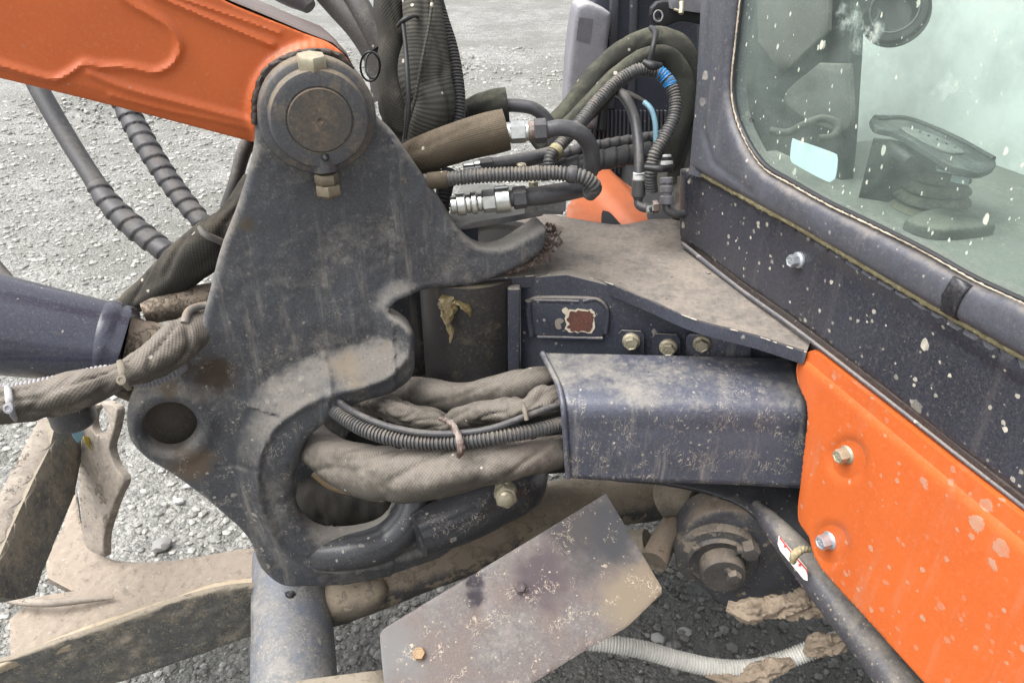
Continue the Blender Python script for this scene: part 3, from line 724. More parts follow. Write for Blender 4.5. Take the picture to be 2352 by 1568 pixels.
tube('edge_bead', M['box'], cov, [(x, y, t-.004, 7) for x, y, t in Lc], ds=.006, seg=12)
# bolted tabs
TAB = SIDE.off(.012)
for (x0, x1, y0, y1, m_) in ((1420, 1479, 760, 822, 'navy'), (1497, 1562, 768, 836, 'navy'), (1576, 1725, 768, 835, 'box')):
    relief('tab', M[m_], cov, TAB, [(x0, y1, 1), (x0, y0+8, 1), (x0+8, y0, 1), (x1-8, y0+2, 1), (x1, y0+12, 1), (x1, y1, 1)], thick=.005, edge=.0015, grid=.1)
for (x, y) in ((1450, 783), (1535, 797), (1612, 788)): bolt(cov, TAB, x, y, 21, M['bolt'], h=.62, rot=random.random())
relief('stiffener', M['box'], cov, TAB.off(.012), [(1492, 820, 1), (1565, 823, 1), (1565, 833, 1), (1492, 831, 1)], thick=.008, edge=.001, grid=.1)
# ------------------------------------------------------------------ cab
cab = thing('cab', 'front corner of the operator cab with dusty glass, dark pillar and navy skirt', 'cab', tuple(CAB.hit(1850, 780)))
fo = [(1624, -60, 1), (1612, 60), (1604, 200), (1588, 385, 1), (1700, 446, 1), (1830, 517, 1), (2100, 676, 1), (2420, 857, 1), (2420, 727, 1), (2352, 690), (2230, 642), (2126, 583), (1987, 513), (1900, 472), (1820, 427), (1744, 378), (1709, 322), (1689, 271), (1679, 208), (1681, 160), (1688, 87), (1704, -60, 1)]
def frh(px, py, u, v, d):
    h = .012*np.sqrt(np.clip(1-(1-np.clip(d/.024, 0, 1))**2, 0, 1))
    # vertical groove on the pillar
    g = seg_dist(np.stack([px, py], 1), np.array([(1650, -60), (1640, 120), (1628, 300), (1650, 372), (1740, 440)], float), False)
    return h-.0035*np.exp(-(g/5)**2)
relief('window_frame', M['frame'], cab, CAB, fo, thick=.03, edge=0, grid=.006, hf=frh, step=12, ang=60)
side2 = Plane(CAB.hit(1600, 200), CAB.u)
tube('pillar', M['frame'], cab, [tuple(CAB.hit(1633, -140)-CAB.n*.02)+(.03,), tuple(CAB.hit(1610, 300)-CAB.n*.02)+(.03,), tuple(CAB.hit(1598, 400)-CAB.n*.02)+(.03,)], world=True, ds=.05, seg=24)
# rubber corner sleeve on the lower rail
FOUV = np.array([CAB.uv(CAB.hit(x, y)) for x, y in smooth_loop(fo, 12)])
clipm = grime('clip_plastic', (.012, .013, .018), rough=.3, dust=.08, dscale=10, up=.15)
relief('rail_clip', clipm, cab, CAB, [(2168, 712, 1), (2200, 632, 1), (2244, 655, 1), (2226, 690), (2206, 735, 1)], thick=.005, edge=.002, grid=.005, hf=lambda px, py, u, v, d: .004+frh(px, py, u, v, seg_dist(np.stack([u, v], 1), FOUV)))
so_ = [(1562, 388, 1), (1591, 392, 1), (1700, 452, 1), (1830, 524, 1), (2100, 683, 1), (2420, 865, 1), (2420, 1192, 1), (2243, 1055), (2125, 965), (2039, 895), (1813, 722), (1709, 650), (1563, 545, 1)]
CR = np.array([(1880, 570), (1972, 628), (2352, 874), (2440, 930)], float)
def skh(px, py, u, v, d):
    # upper lip stands proud of the recessed face below the crease
    yl = 628+(px-1972)*.647; k = 1/(1+np.exp((py-yl)/5)); h = .007*k*np.clip((px-1750)/200, 0, 1)
    h += .006*np.exp(-((px-1575)/14)**2)
    return h
relief('skirt_panel', M['navyskirt'], cab, CAB.off(-.012), so_, thick=.02, edge=.004, grid=.008, hf=skh, step=14)
tube('sealant_line', M['seal'], cab, [(x, y, CAB.t(x, y)+.006, 7) for x, y in ((1592, 388), (1700, 449), (1830, 520), (1960, 597), (2100, 680), (2400, 851))], ds=.004, seg=8, rf=wrinkle(.3, 150, 1, 2, .1))
tube('glass_seal', M['black'], cab, [(x, y, CAB.t(x, y)-.002, 7) for x, y in ((1709, -60), (1693, 87), (1685, 160), (1683, 208), (1693, 268), (1714, 318), (1750, 373), (1824, 421), (1904, 466), (1990, 507), (2130, 577), (2234, 635), (2420, 720))], ds=.006, seg=10)
tube('grit_line', M['sealpale'], cab, [(x, y, CAB.t(x, y)-.009, 2.2) for x, y in ((1706, -60), (1690, 87), (1682, 160), (1680, 208), (1690, 270), (1711, 321), (1746, 377), (1822, 426), (1902, 471), (1988, 512), (2128, 582), (2232, 641), (2420, 727))], ds=.003, seg=6, rf=wrinkle(.6, 300, 1, 2, .3))
b_ = bolt(cab, CAB.off(-.010), 1834, 597, 19, M['boltgrey'], h=1.0)
# sill strips below the skirt
sl1 = [(1556, 556, 1), (1566, 540, 1), (1709, 652, 1), (1813, 724, 1), (2039, 896, 1), (2243, 1057, 1), (2420, 1194, 1), (2420, 1255, 1), (2174, 1066, 1), (1858, 815, 1), (1700, 680, 1)]
relief('sill', grime('sill_paint', (.06, .05, .048), rough=.45, dust=.35, up=.3, dscale=10, dcol=(.19, .155, .13), spots=.4, sscale=50, bump=.4), cab, CAB.off(-.02), sl1, thick=.02, edge=.003, grid=.03)
tube('sill_ridge', M['frame'], cab, [(x, y+7, CAB.t(x, y)+.012, 5) for x, y in ((1568, 553), (1709, 664), (1813, 738), (2039, 912), (2243, 1073), (2400, 1195))], ds=.03, seg=10)
# glass
def glass_mat():
    N = NT('dusty_glass')
    N.t.nodes.remove(N.b)
    tr = N.n('BsdfTransparent'); tr.inputs[0].default_value = (.93, .98, .955, 1)
    gl = N.n('BsdfGlossy'); gl.inputs[0].default_value = (.9, 1, .97, 1); gl.inputs['Roughness'].default_value = .04
    df = N.n('BsdfDiffuse'); 
    fr = N.n('LayerWeight'); fr.inputs['Blend'].default_value = .5
    m1 = N.n('MixShader'); N.l(N.math('MULTIPLY_ADD', N.math('POWER', fr.outputs['Facing'], 4), .3, .02), m1.inputs[0]); N.l(tr.outputs[0], m1.inputs[1]); N.l(gl.outputs[0], m1.inputs[2])
    n1 = N.noise(7, 8, .65); n2 = N.noise(40, 6, .7)
    film = N.rng(n1, .3, .75, .04, .12)
    st = N.noise(1, 6, .7, co=N.mapping((60, 60, 5))); film = N.math('ADD', film, N.rng(st, .6, .8, 0, .08))
    col = (.46, .53, .49)
    mask = film
    for q, thr, pw in ((30, .2, 10), (60, .28, 8), (130, .3, 8)):
        v = N.vor(q, N.mapping((1, 1, .55), co=N.warp(.004, q*3))); rs = N.n('SeparateColor'); N.l(v.outputs['Color'], rs.inputs[0])
        k = N.math('SUBTRACT', N.math('MULTIPLY', N.math('POWER', rs.outputs[0], pw), thr), v.outputs['Distance'])
        mask = N.math('MAXIMUM', mask, N.math('MULTIPLY', N.rng(k, 0, .05), .85))
    # wiped smears
    for (pt, rad, am) in ((pp(CAB, 1985, 80), .035, .75), (pp(CAB, 1945, 40), .03, .6), (pp(CAB, 2170, 215), .035, .5)):
        d = N.n('VectorMath', operation='DISTANCE'); N.l(N.warp(rad*1.3, 2/rad), d.inputs[0]); d.inputs[1].default_value = pt
        mask = N.math('MAXIMUM', mask, N.math('MULTIPLY', N.math('MULTIPLY', N.rng(d.outputs['Value'], rad*.2, rad*1.1, 1, 0), N.rng(n2, .4, .65)), am))
    N.l(N.mix(N.rng(mask, .3, .7), col, (.55, .56, .48)), df.inputs[0])
    m2 = N.n('MixShader'); N.l(mask, m2.inputs[0]); N.l(m1.outputs[0], m2.inputs[1]); N.l(df.outputs[0], m2.inputs[2])
    N.l(m2.outputs[0], N.out.inputs[0]); return N.m
M['glass'] = glass_mat()
go_ = [(1716, -60, 1), (1696, 87), (1686, 160), (1685, 208), (1695, 268), (1716, 314), (1752, 370), (1828, 420), (1906, 462), (1992, 504), (2130, 574), (2236, 632), (2420, 718, 1), (2480, 300, 1), (2480, -60, 1)]
relief('windscreen', M['glass'], cab, CAB.off(-.004), go_, thick=.004, edge=0, grid=.5)
relief('sticker', plain('pale_sticker_back', (.66, .80, .84), .5, bump=.02, var=.05), cab, CAB.off(-.0155), [(1821, 318), (1827, 321), (1921, 356), (1923, 366), (1916, 412), (1906, 418), (1818, 372), (1815, 364)], thick=.0012, edge=0, grid=.2, step=4)
# etched glass mark
def ring(name, m, parent, pl, x, y, rpx, w=1.0):
    r = rpx; tube(name, m, parent, [(x+r*math.cos(a), y+r*math.sin(a), pl.t(x+r*math.cos(a), y+r*math.sin(a)), w) for a in np.linspace(0, 2*math.pi, 13)], ds=.001, seg=6)
ring('glass_mark', M['black'], cab, CAB.off(-.0025), 1726, 276, 5, .6)
def text(name, body, m, parent, pl, x, y, size, rot=0, ext=.0002):
    cu = bpy.data.curves.new('text', 'FONT'); cu.body = body; cu.size = size; cu.align_x = 'CENTER'; cu.align_y = 'CENTER'; cu.extrude = ext
    tmp = bpy.data.objects.new('tmp', cu); COL.objects.link(tmp)
    dg = bpy.context.evaluated_depsgraph_get(); me = bpy.data.meshes.new_from_object(tmp.evaluated_get(dg)); bpy.data.objects.remove(tmp)
    Rm = Matrix((pl.u, pl.v, pl.n)).transposed().to_4x4()
    me.transform(Matrix.Translation(pl.hit(x, y)) @ Rm @ Matrix.Rotation(rot, 4, 'Z')); me.materials.clear()
    return link(name, me, m, parent)
text('glass_mark', 'E4', M['black'], cab, CAB.off(-.0025), 1726, 276, .006)
# ---- cab interior (all behind the glass)
inside_m = grime('interior_panel', (.72, .80, .76), rough=.6, dust=.15, up=.1, dscale=5, dcol=(.36, .4, .34), bump=.1,)
INW = CAB.off(-.75)
relief('rear_wall', inside_m, cab, INW, [(1700, -200, 1), (2700, -200, 1), (2700, 520, 1), (1700, 520, 1)], thick=.02, edge=0, grid=.3)
fz = P(2100, 485, 1.38).z
fm = grime('cab_floor_mat', (.15, .165, .145), rough=.85, dust=.35, up=.1, dscale=8, dcol=(.26, .27, .22), bump=.6)
boxm('floor', fm, cab, Vector((CAB.hit(2100, 485)-CAB.n*.42).to_tuple()[:2]+(fz-.03,)), (CAB.u, -CAB.n, up_), (.75, .37, .03), .003)
boxm('unseen_roof', M['black'], cab, Vector((CAB.hit(2100, 485)-CAB.n*.42+CAB.u*.1).to_tuple()[:2]+(2.45,)), (CAB.u, -CAB.n, up_), (.75, .42, .03), .01)  # unseen slab over the cab, added to darken the interior
dk_m = grime('dark_interior_trim', (.022, .030, .030), rough=.6, dust=.1, up=.1, dscale=8)
IN1 = CAB.off(-.30)
relief('side_trim', dk_m, cab, IN1.off(-.06), [(1600, -200, 1), (1965, -200, 1), (1952, 120, 1), (1940, 330, 1), (1925, 480, 1), (1600, 380, 1)], thick=.03, edge=.004, grid=.2)
relief('kick_panel', grime('brown_grey_trim', (.085, .085, .078), rough=.7, dust=.2, dscale=8), cab, IN1.off(-.02), [(1735, -100, 1), (1905, -100, 1), (1900, 70, 1), (1795, 172, 1), (1740, 95, 1)], thick=.01, edge=.003, grid=.2)
relief('kick_panel', grime('brown_grey_trim_low', (.07, .078, .07), rough=.7, dust=.2, dscale=8), cab, IN1.off(-.03), [(1800, 230), (1880, 145, 1), (1950, 148, 1), (1940, 300), (1860, 280)], thick=.01, edge=.003, grid=.2)
tube('harness_grommet', grime('interior_loop', (.05, .055, .048), rough=.7, dust=.15, dscale=9, dcol=(.12, .12, .1)), cab, [(1770, 300, 1.5, 9), (1810, 305, 1.48, 9), (1850, 285, 1.46, 9), (1890, 272, 1.45, 9), (1925, 290, 1.45, 10), (1915, 312, 1.45, 9), (1880, 318, 1.45, 8)], ds=.01, seg=12)
# round speaker
sp = thing('speaker', 'round black loudspeaker seen behind the upper cab glass', 'speaker', tuple(P(2052, 40, 1.55)))
SPK = Plane(P(2055, 24, 1.55), (CAB.n*.6-FW*.8))
lathe('bezel', M['black'], sp, SPK.o, SPK.n, [(.068, -.03), (.068, 0), (.062, .008), (.050, .009), (.046, .0), (.044, -.02), (.03, -.03), (.01, -.034)], 48)
tube('rim_ring', grime('speaker_ring', (.10, .12, .11), rough=.5, dust=.2, dscale=20), sp, [tuple(SPK.o+SPK.n*.009+SPK.u*.047*math.cos(a)+SPK.v*.047*math.sin(a))+(.0022,) for a in np.linspace(0, 2*math.pi, 25)], world=True, ds=.004, seg=8)
# foot pedal
ped = thing('foot_pedal', 'black travel pedal on accordion rubber boot inside the cab', 'pedal', tuple(P(2140, 480, 1.38)))
blk = grime('worn_black_rubber', (.012, .017, .016), rough=.6, dust=.22, up=.2, dscale=25, dcol=(.13, .16, .14), bump=.4)
PF = plane3(P(2005, 275, 1.33), P(2290, 385, 1.25), P(2080, 262, 1.42))
pf = [(2002, 270), (2030, 263), (2075, 268), (2100, 280), (2200, 318), (2285, 362), (2290, 378), (2262, 395), (2200, 385), (2130, 345), (2060, 305), (2010, 290)]
relief('pedal_plate', blk, ped, PF, pf, thick=.010, edge=.003, grid=.03, step=10)
relief('tread_pad', grime('grip_tread', (.05, .062, .055), rough=.8, dust=.2, dscale=40, dcol=(.15, .17, .15)), ped, PF.off(.0035), [(2070, 292), (2100, 295), (2180, 325), (2215, 350), (2190, 352), (2120, 325)], thick=.003, edge=.001, grid=.05, step=10)
for i in range(6):
    q = PF.hit(2090+i*20, 299+i*9); lathe('tread_stud', blk, ped, q+PF.n*.0035, PF.n, [(.0022, 0), (.002, .002), (.001, .0025)], 8)
tube('pedal_ridge', blk, ped, [(2010, 272, PF.t(2010, 272)-.004, 8), (2095, 276, PF.t(2095, 276)-.006, 6), (2190, 315, PF.t(2190, 315)-.006, 6), (2282, 366, PF.t(2282, 366)-.004, 7)], ds=.01, seg=12)
tube('hinge_barrel', blk, ped, [(2045, 335, 1.32, 14), (2090, 372, 1.28, 14)], ds=.01, seg=18)
AX = (CAB.u, -CAB.n, up_)
boxm('pedal_bracket', blk, ped, P(2050, 400, 1.40), (Vector((.88, -.47, 0)).normalized(), Vector((.47, .88, 0)).normalized(), up_), (.048, .006, .062), .002)
boxm('pedal_arm', blk, ped, P(2130, 365, 1.36), (Vector((.88, -.47, 0)).normalized(), Vector((.47, .88, 0)).normalized(), up_), (.07, .03, .02), .004)
bc_ = P(2145, 440, 1.38)
prof = []
for k in range(4):
    r0 = .048+.006*k; z = .062-k*.021
    prof += [(r0-.010, z), (r0, z-.009), (r0+.001, z-.012), (r0-.009, z-.019)]
prof = [(.03, .068)]+prof+[(.07, -.03)]
lathe('rubber_boot', grime('boot_rubber', (.014, .017, .014), rough=.6, dust=.25, up=.35, dscale=25, dcol=(.14, .14, .10)), ped, bc_, up_, prof[::-1], 48)
boxm('link_tab', grime('link_paint', (.35, .45, .44), rough=.5, dust=.1), ped, P(2195, 395, 1.25), (Vector((.9, -.4, -.1)).normalized(), Vector((.4, .9, 0)).normalized(), up_), (.03, .012, .002), .0008)
boxm('link_tab', grime('link_paint_b', (.4, .5, .5), rough=.5, dust=.1), ped, P(2205, 412, 1.24), (Vector((.9, -.4, -.1)).normalized(), Vector((.4, .9, 0)).normalized(), up_), (.013, .005, .006), .0008)
ft = thing('foot_rest', 'low grey rubber foot rest on the cab floor below the pedal', 'foot rest', tuple(P(2200, 505, 1.33)))
relief('rest_pad', grime('rest_rubber', (.04, .045, .038), rough=.8, dust=.2, dscale=12, dcol=(.14, .15, .12)), ft, horiz(fz+.022), [(2080, 500), (2130, 478), (2200, 472), (2250, 492), (2290, 510), (2230, 522), (2130, 520)], thick=.02, edge=.01, grid=.02, step=10)
# ------------------------------------------------------------------ orange side cover
oc = thing('side_cover', 'bright orange pressed side cover splashed with mud, below the cab sill', 'side cover', tuple(CAB.hit(2000, 1200)))
OP = CAB.off(.004)
oo = [(1858, 806), (1870, 812), (2010, 925, 1), (2174, 1058, 1), (2420, 1250, 1), (2500, 1700, 1), (2236, 1700, 1), (2122, 1568, 1), (1882, 1301), (1866, 1275), (1853, 1228), (1830, 1198), (1828, 1170), (1842, 1057), (1853, 965), (1851, 928), (1828, 880), (1826, 838), (1838, 820)]
def orh(px, py, u, v, d):
    yt = 808+(px-1858)*.79; dd = (py-yt)/math.hypot(1, .79)   # distance below the top edge
    w = 34+(px-1858)*.06
    k = np.clip(1-dd/w, 0, 1); h = -.020*k**1.6
    kl = np.clip(1-(px-1826-np.abs(py-1010)*.02)/26, 0, 1); h -= .004*kl**2
    for (bx, by_) in ((1945, 1052), (1905, 1246)):
        r = np.hypot((px-bx)/50, (py-by_-4)/58); h -= .0065*np.exp(-(r/.85)**6)
    return h
relief('panel', M['orangedirty'], oc, OP, oo, thick=.004, edge=.002, grid=.0055, hf=orh, step=12, ang=60)
for (x, y) in ((1947, 1043), (1907, 1240)): bolt(oc, OP.off(-.0055), x, y, 22, M['boltgrey' if y > 1100 else 'bolt'], h=1.05, rot=.3)
# machine body behind the covers, giving the shade under the cab
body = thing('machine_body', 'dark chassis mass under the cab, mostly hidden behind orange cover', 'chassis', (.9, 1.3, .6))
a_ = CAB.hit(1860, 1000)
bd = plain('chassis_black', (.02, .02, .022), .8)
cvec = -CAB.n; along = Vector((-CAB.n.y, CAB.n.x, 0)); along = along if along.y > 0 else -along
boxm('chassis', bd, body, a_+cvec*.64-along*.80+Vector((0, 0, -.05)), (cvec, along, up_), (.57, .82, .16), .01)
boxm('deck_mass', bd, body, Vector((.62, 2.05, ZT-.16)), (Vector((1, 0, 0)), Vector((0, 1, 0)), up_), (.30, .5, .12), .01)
# ------------------------------------------------------------------ things behind the hoses, beyond the deck
fen = thing('far_fender', 'orange far side cover with dark wedge opening beyond the deck', 'side cover', tuple(P(1400, 480, 1.85)))
FE = plane3(P(1305, 500, 1.75), P(1450, 520, 1.75), P(1370, 410, 1.95))
M['fen'] = grime('faded_orange', (.38, .10, .035), rough=.55, dust=.2, up=.15, dcol=(.42, .22, .14))
relief('panel', M['fen'], fen, FE, [(1302, 505, 1), (1304, 470, 1), (1360, 395, 1), (1400, 392, 1), (1520, 470, 1), (1540, 540, 1), (1400, 545, 1)], thick=.02, edge=.004, grid=.012,
       hf=lambda px, py, u, v, d: .018*(1/(1+np.exp(-((px-1330)-(py-400)*.9)/5)))-.02/(1+np.exp(-((px-1405)-(py-400)*.95)/5)), step=10)
relief('dark_opening', M['black'], fen, FE.off(.0215), [(1381, 540, 1), (1385, 483), (1398, 486), (1432, 522, 1), (1432, 545, 1)], thick=.004, edge=0, grid=.2)
bl = thing('radiator_panel', 'dusty dark blue louvred panel standing behind the hoses', 'radiator panel', tuple(P(1500, 350, 2.1)))
RP = vert(P(1480, 200, 2.05), 80)
relief('panel', M['navy'], bl, RP, [(1368, -60, 1), (1625, -60, 1), (1625, 480, 1), (1450, 440, 1), (1355, 385, 1)], thick=.15, edge=.006, grid=.05)
for i in range(22):
    x = 1366+i*9.5
    relief('louvre', M['frame'], bl, RP.off(.010), [(x, 255, 1), (x+4.5, 255, 1), (x+1.5, 400, 1), (x-3, 400, 1)], thick=.010, edge=.001, grid=.3)
relief('panel_rib', M['frame'], bl, RP.off(.012), [(1405, -60, 1), (1425, -60, 1), (1412, 250, 1), (1392, 250, 1)], thick=.012, edge=.004, grid=.1)
relief('panel_rib', M['frame'], bl, RP.off(.012), [(1450, -60, 1), (1468, -60, 1), (1458, 250, 1), (1442, 250, 1)], thick=.012, edge=.004, grid=.1)
lg = thing('work_lamp_housing', 'tall pale grey plastic housing at the left of the radiator panel', 'lamp housing', tuple(P(1355, 260, 1.95)))
LH = vert(P(1340, 150, 1.92), 86)
relief('housing', M['greyplastic'], lg, LH, [(1330, 14), (1345, 8), (1385, 20), (1402, 30), (1398, 100), (1372, 300, 1), (1300, 300, 1), (1305, 180), (1318, 60)], thick=.10, edge=.012, grid=.02, step=10)
relief('inset_panel', grime('housing_inset', (.13, .13, .15), rough=.5, dust=.2, dscale=8), lg, LH.off(.002), [(1330, 40, 1), (1362, 44, 1), (1354, 100, 1), (1324, 92, 1)], thick=.003, edge=.001, grid=.1)
tube('side_post', M['black'], lg, [(1402, -60, 2.0, 14), (1392, 120, 2.02, 14), (1378, 300, 2.05, 14)], ds=.03, seg=14)
brk = thing('latch_bracket', 'black bracket with round eye and brass latch beside the pillar top', 'bracket', tuple(P(1540, 40, 1.75)))
BR = vert(P(1540, 30, 1.75), 84)
relief('plate', M['black'], brk, BR, [(1497, 20), (1510, 6), (1540, 4, 1), (1625, 8, 1), (1620, 60, 1), (1560, 50), (1520, 62), (1500, 50)], thick=.02, edge=.003, grid=.1, holes=[[(1512+8*math.cos(a), 38+11*math.sin(a)) for a in np.linspace(0, 2*math.pi, 10, endpoint=False)]])
relief('shelf', M['greyplastic'], brk, BR.off(.03), [(1540, -30, 1), (1625, -30, 1), (1620, 32, 1), (1545, 22, 1)], thick=.03, edge=.003, grid=.1)
tube('latch', M['bolt'], brk, [(1566, 5, 1.66, 7), (1566, 18, 1.66, 6), (1564, 32, 1.66, 6)], ds=.004, seg=12)
tube('latch_foot', M['bolt'], brk, [(1548, 22, 1.66, 3), (1566, 27, 1.66, 3)], ds=.004, seg=8)
tube('eye_ring', M['frame'], brk, [(1512+10*math.cos(a), 38+13*math.sin(a), 1.72, 2.5) for a in np.linspace(0, 6.28, 14)], ds=.004, seg=8)
# ------------------------------------------------------------------ hoses and sleeves, upper centre
def hose(name, label, cat, m, path, rf=None, ds=.004, seg=18, group=None, **k):
    o = tube(name, M[m] if isinstance(m, str) else m, None, path, ds=ds, seg=seg, rf=rf, **k); tag(o, label, cat, group); return o
hose('fabric_sleeve', 'wrinkled dark protective sleeve hanging upright beside the boom, left of pair', 'hose sleeve', 'fab2', [(900, -60, 1.32, 42), (895, 20, 1.32, 40), (900, 90, 1.33, 32), (898, 170, 1.34, 34), (905, 240, 1.35, 40), (930, 300, 1.37, 44), (955, 350, 1.38, 36), (990, 420, 1.4, 30)], wrinkle(.14, 16, 1.3, 1, .12), ds=.0045, seg=48)
hose('fabric_sleeve', 'wide ribbed grey sleeve hanging upright with a long seam, beside corrugated conduit', 'hose sleeve', 'fab3', [(968, -60, 1.27, 50), (972, 20, 1.27, 52), (975, 100, 1.28, 56), (975, 180, 1.29, 62), (990, 240, 1.30, 58), (975, 300, 1.32, 52), (960, 350, 1.34, 40)], wrinkle(.08, 9, 1.2, 4, .16), ds=.0045, seg=56)
tube('seam', M['fab3'], [o for o in COL.objects if o.name.startswith('fabric_sleeve')][-1], [(1000, -60, 1.235, 4), (985, 60, 1.235, 4), (965, 160, 1.24, 4), (955, 220, 1.25, 4), (935, 290, 1.27, 4)], ds=.004, seg=8)
hose('corrugated_conduit', 'upright grey corrugated conduit along right edge of ribbed sleeve', 'conduit', 'conduit', [(985, -60, 1.33, 18), (1012, 40, 1.33, 18), (1034, 110, 1.33, 18), (1047, 180, 1.33, 18), (1052, 240, 1.33, 18), (1048, 290, 1.33, 18)], corr(.0058, .2), ds=.0012, seg=24)
hose('cable', 'thin black cable running down the front of the ribbed sleeve', 'cable', 'black', [(925, 45, 1.22, 5), (932, 110, 1.22, 5), (936, 180, 1.22, 6), (938, 250, 1.23, 6), (930, 320, 1.25, 5)], seg=10)
o = hose('cable_tie', 'black plastic cable tie across the upper sleeve folds', 'cable tie', 'black', [(912, 62, 1.23, 3), (930, 45, 1.215, 6), (950, 38, 1.22, 4), (960, 40, 1.24, 3)], seg=8)
hose('rubber_hose', 'thick black hose passing above the boom pin at top left', 'hose', 'rubber', [(700, -80, 1.42, 34), (780, 10, 1.42, 34), (830, 70, 1.42, 32), (868, 140, 1.43, 30), (885, 230, 1.45, 30)], seg=28, ds=.01)
hose('rubber_hose', 'dusty black hose lying right of the thick hose at top', 'hose', 'rubber', [(760, -80, 1.40, 26), (810, -10, 1.40, 26), (845, 50, 1.40, 26), (875, 110, 1.41, 26)], seg=24, ds=.01)
hose('steel_bracket', 'dark bracket end with a small screw above the boom', 'bracket', 'collar', [(640, -40, 1.38, 40), (690, -5, 1.38, 30), (712, 18, 1.38, 16)], seg=20, ds=.01)
o = hose('strap_coil', 'black plastic strap coiled beside the boom boss', 'strap', 'black', [(850+22*math.cos(a), 153+34*math.sin(a), 1.25+.02*math.sin(a), 2.5) for a in np.linspace(-1.2, 5.3, 14)], seg=8, ds=.003)
tube('coil_turn', M['black'], o, [(856+17*math.cos(a), 150+30*math.sin(a), 1.28, 2.5) for a in np.linspace(-1.2, 5.3, 14)], seg=8, ds=.003)
hose('fabric_sleeve', 'short brown woven sleeve ending at the silver hose fitting', 'hose sleeve', 'fab4', [(905, 400, 1.36, 34), (945, 368, 1.30, 40), (1000, 345, 1.27, 43), (1070, 322, 1.25, 45), (1130, 306, 1.24, 47), (1163, 298, 1.24, 46)], wrinkle(.05, 10, 1.1, 8, .05), ds=.0045, seg=48)
hose('fabric_sleeve', 'small olive sleeve behind the brown one, tied at its left end', 'hose sleeve', 'fab5', [(1052, 262, 1.42, 18), (1075, 250, 1.42, 22), (1110, 245, 1.42, 32), (1150, 245, 1.42, 38), (1166, 243, 1.42, 38)], wrinkle(.1, 12, 1.1, 11, .1), ds=.005, seg=36)
hose('cable_tie', 'narrow tie round the small olive sleeve', 'cable tie', 'black', [(1064, 238, 1.38, 3), (1070, 255, 1.375, 5), (1074, 278, 1.39, 3)], seg=8)
def fitting(name, label, path_c, sections, m='steel', group=None):
    """path_c: (x0,y0,t0),(x1,y1,t1); sections: (s0,s1,rpx,seg,mat)"""
    a = P(*path_c[0]); b = P(*path_c[1]); ax = (b-a).normalized(); L = (b-a).length; t = path_c[0][2]
    root = thing(name, label, 'hose fitting', tuple(a), group)
    for (s0, s1, r, sg, mm, nm) in sections:
        R = r*t/FPX; e = min(.002, R*.12)
        lathe(nm, M[mm], root, a+ax*(L*s0), ax, [(R-e, 0), (R, e), (R, L*(s1-s0)-e), (R-e, L*(s1-s0))], sg, .3)
    return root
fitting('hose_fitting', 'shiny silver crimp and hex joint leaving the brown sleeve', ((1150, 306, 1.235), (1256, 300, 1.235)), [(0, .25, 22, 32, 'steel', 'ferrule'), (.2, .55, 25, 6, 'steel', 'hex_nut'), (.5, .62, 21, 32, 'steel', 'neck'), (.6, .75, 23, 24, 'bark', 'rusty_collar'), (.72, 1, 28, 6, 'rubberclean', 'dark_nut')])
hose('bent_pipe', 'grey bent pipe looping down from the silver hex joint', 'pipe', 'rubberclean', [(1250, 301, 1.235, 19), (1290, 294, 1.235, 19), (1330, 305, 1.24, 19), (1354, 335, 1.26, 19), (1360, 375, 1.28, 19), (1348, 410, 1.31, 18), (1330, 440, 1.34, 18)], seg=24)
hose('bent_pipe', 'far grey bent pipe curving down behind the silver hex joint', 'pipe', 'rubberclean', [(1150, 243, 1.42, 15), (1190, 243, 1.42, 15), (1230, 252, 1.42, 15), (1258, 280, 1.43, 15), (1272, 325, 1.44, 15), (1270, 365, 1.46, 15)], seg=22)
hose('straight_pipe', 'straight grey pipe between the brown sleeve and spiral hoses', 'pipe', 'rubberclean', [(1090, 384, 1.33, 16), (1160, 375, 1.34, 17), (1230, 362, 1.36, 17), (1275, 350, 1.38, 16)], seg=22)
fitting('hose_fitting', 'small silver joint with dark nut on the straight grey pipe', ((1064, 388, 1.32), (1132, 380, 1.325)), [(0, .4, 14, 28, 'steel', 'neck'), (.35, .6, 16, 24, 'steel', 'thread'), (.55, 1, 19, 6, 'rubberclean', 'dark_nut')])
c = hose('corrugated_conduit', 'horizontal grey corrugated conduit crossing over the silver fittings', 'conduit', 'conduit', [(960, 418, 1.26, 17), (1010, 413, 1.25, 17), (1100, 404, 1.24, 17.5), (1200, 400, 1.24, 17.5), (1300, 400, 1.24, 17.5), (1345, 410, 1.24, 18), (1365, 430, 1.25, 18), (1352, 446, 1.27, 18)], corr(.0062, .17), ds=.0013, seg=26)
lathe('joint_collar', M['rubberclean'], c, P(1306, 400, 1.24), (P(1325, 402, 1.24)-P(1306, 400, 1.24)), [(.0145, 0), (.015, .001), (.015, .012), (.0145, .013)], 32)
lathe('joint_collar', M['fab4'], c, P(984, 416, 1.255), (P(1030, 411, 1.248)-P(984, 416, 1.255)), [(.013, 0), (.0142, .001), (.0142, .034), (.013, .036)], 32)
fitting('hose_fitting', 'large silver hydraulic coupling with clipped collar, lying on grey bracket', ((1035, 472, 1.27), (1210, 452, 1.27)), [(.0, .12, 20, 28, 'steel', 'clip_ring'), (.08, .2, 26, 28, 'steel', 'ferrule'), (.2, .27, 22, 28, 'steel', 'neck'), (.27, .35, 26, 28, 'steel', 'clip_ring'), (.35, .42, 22, 28, 'steel', 'neck'), (.42, .60, 27, 6, 'steel', 'hex_nut'), (.58, .78, 31, 28, 'steel', 'coupler_body'), (.76, .86, 19, 28, 'conduit', 'thread'), (.82, 1.0, 26, 6, 'rubberclean', 'dark_nut')])
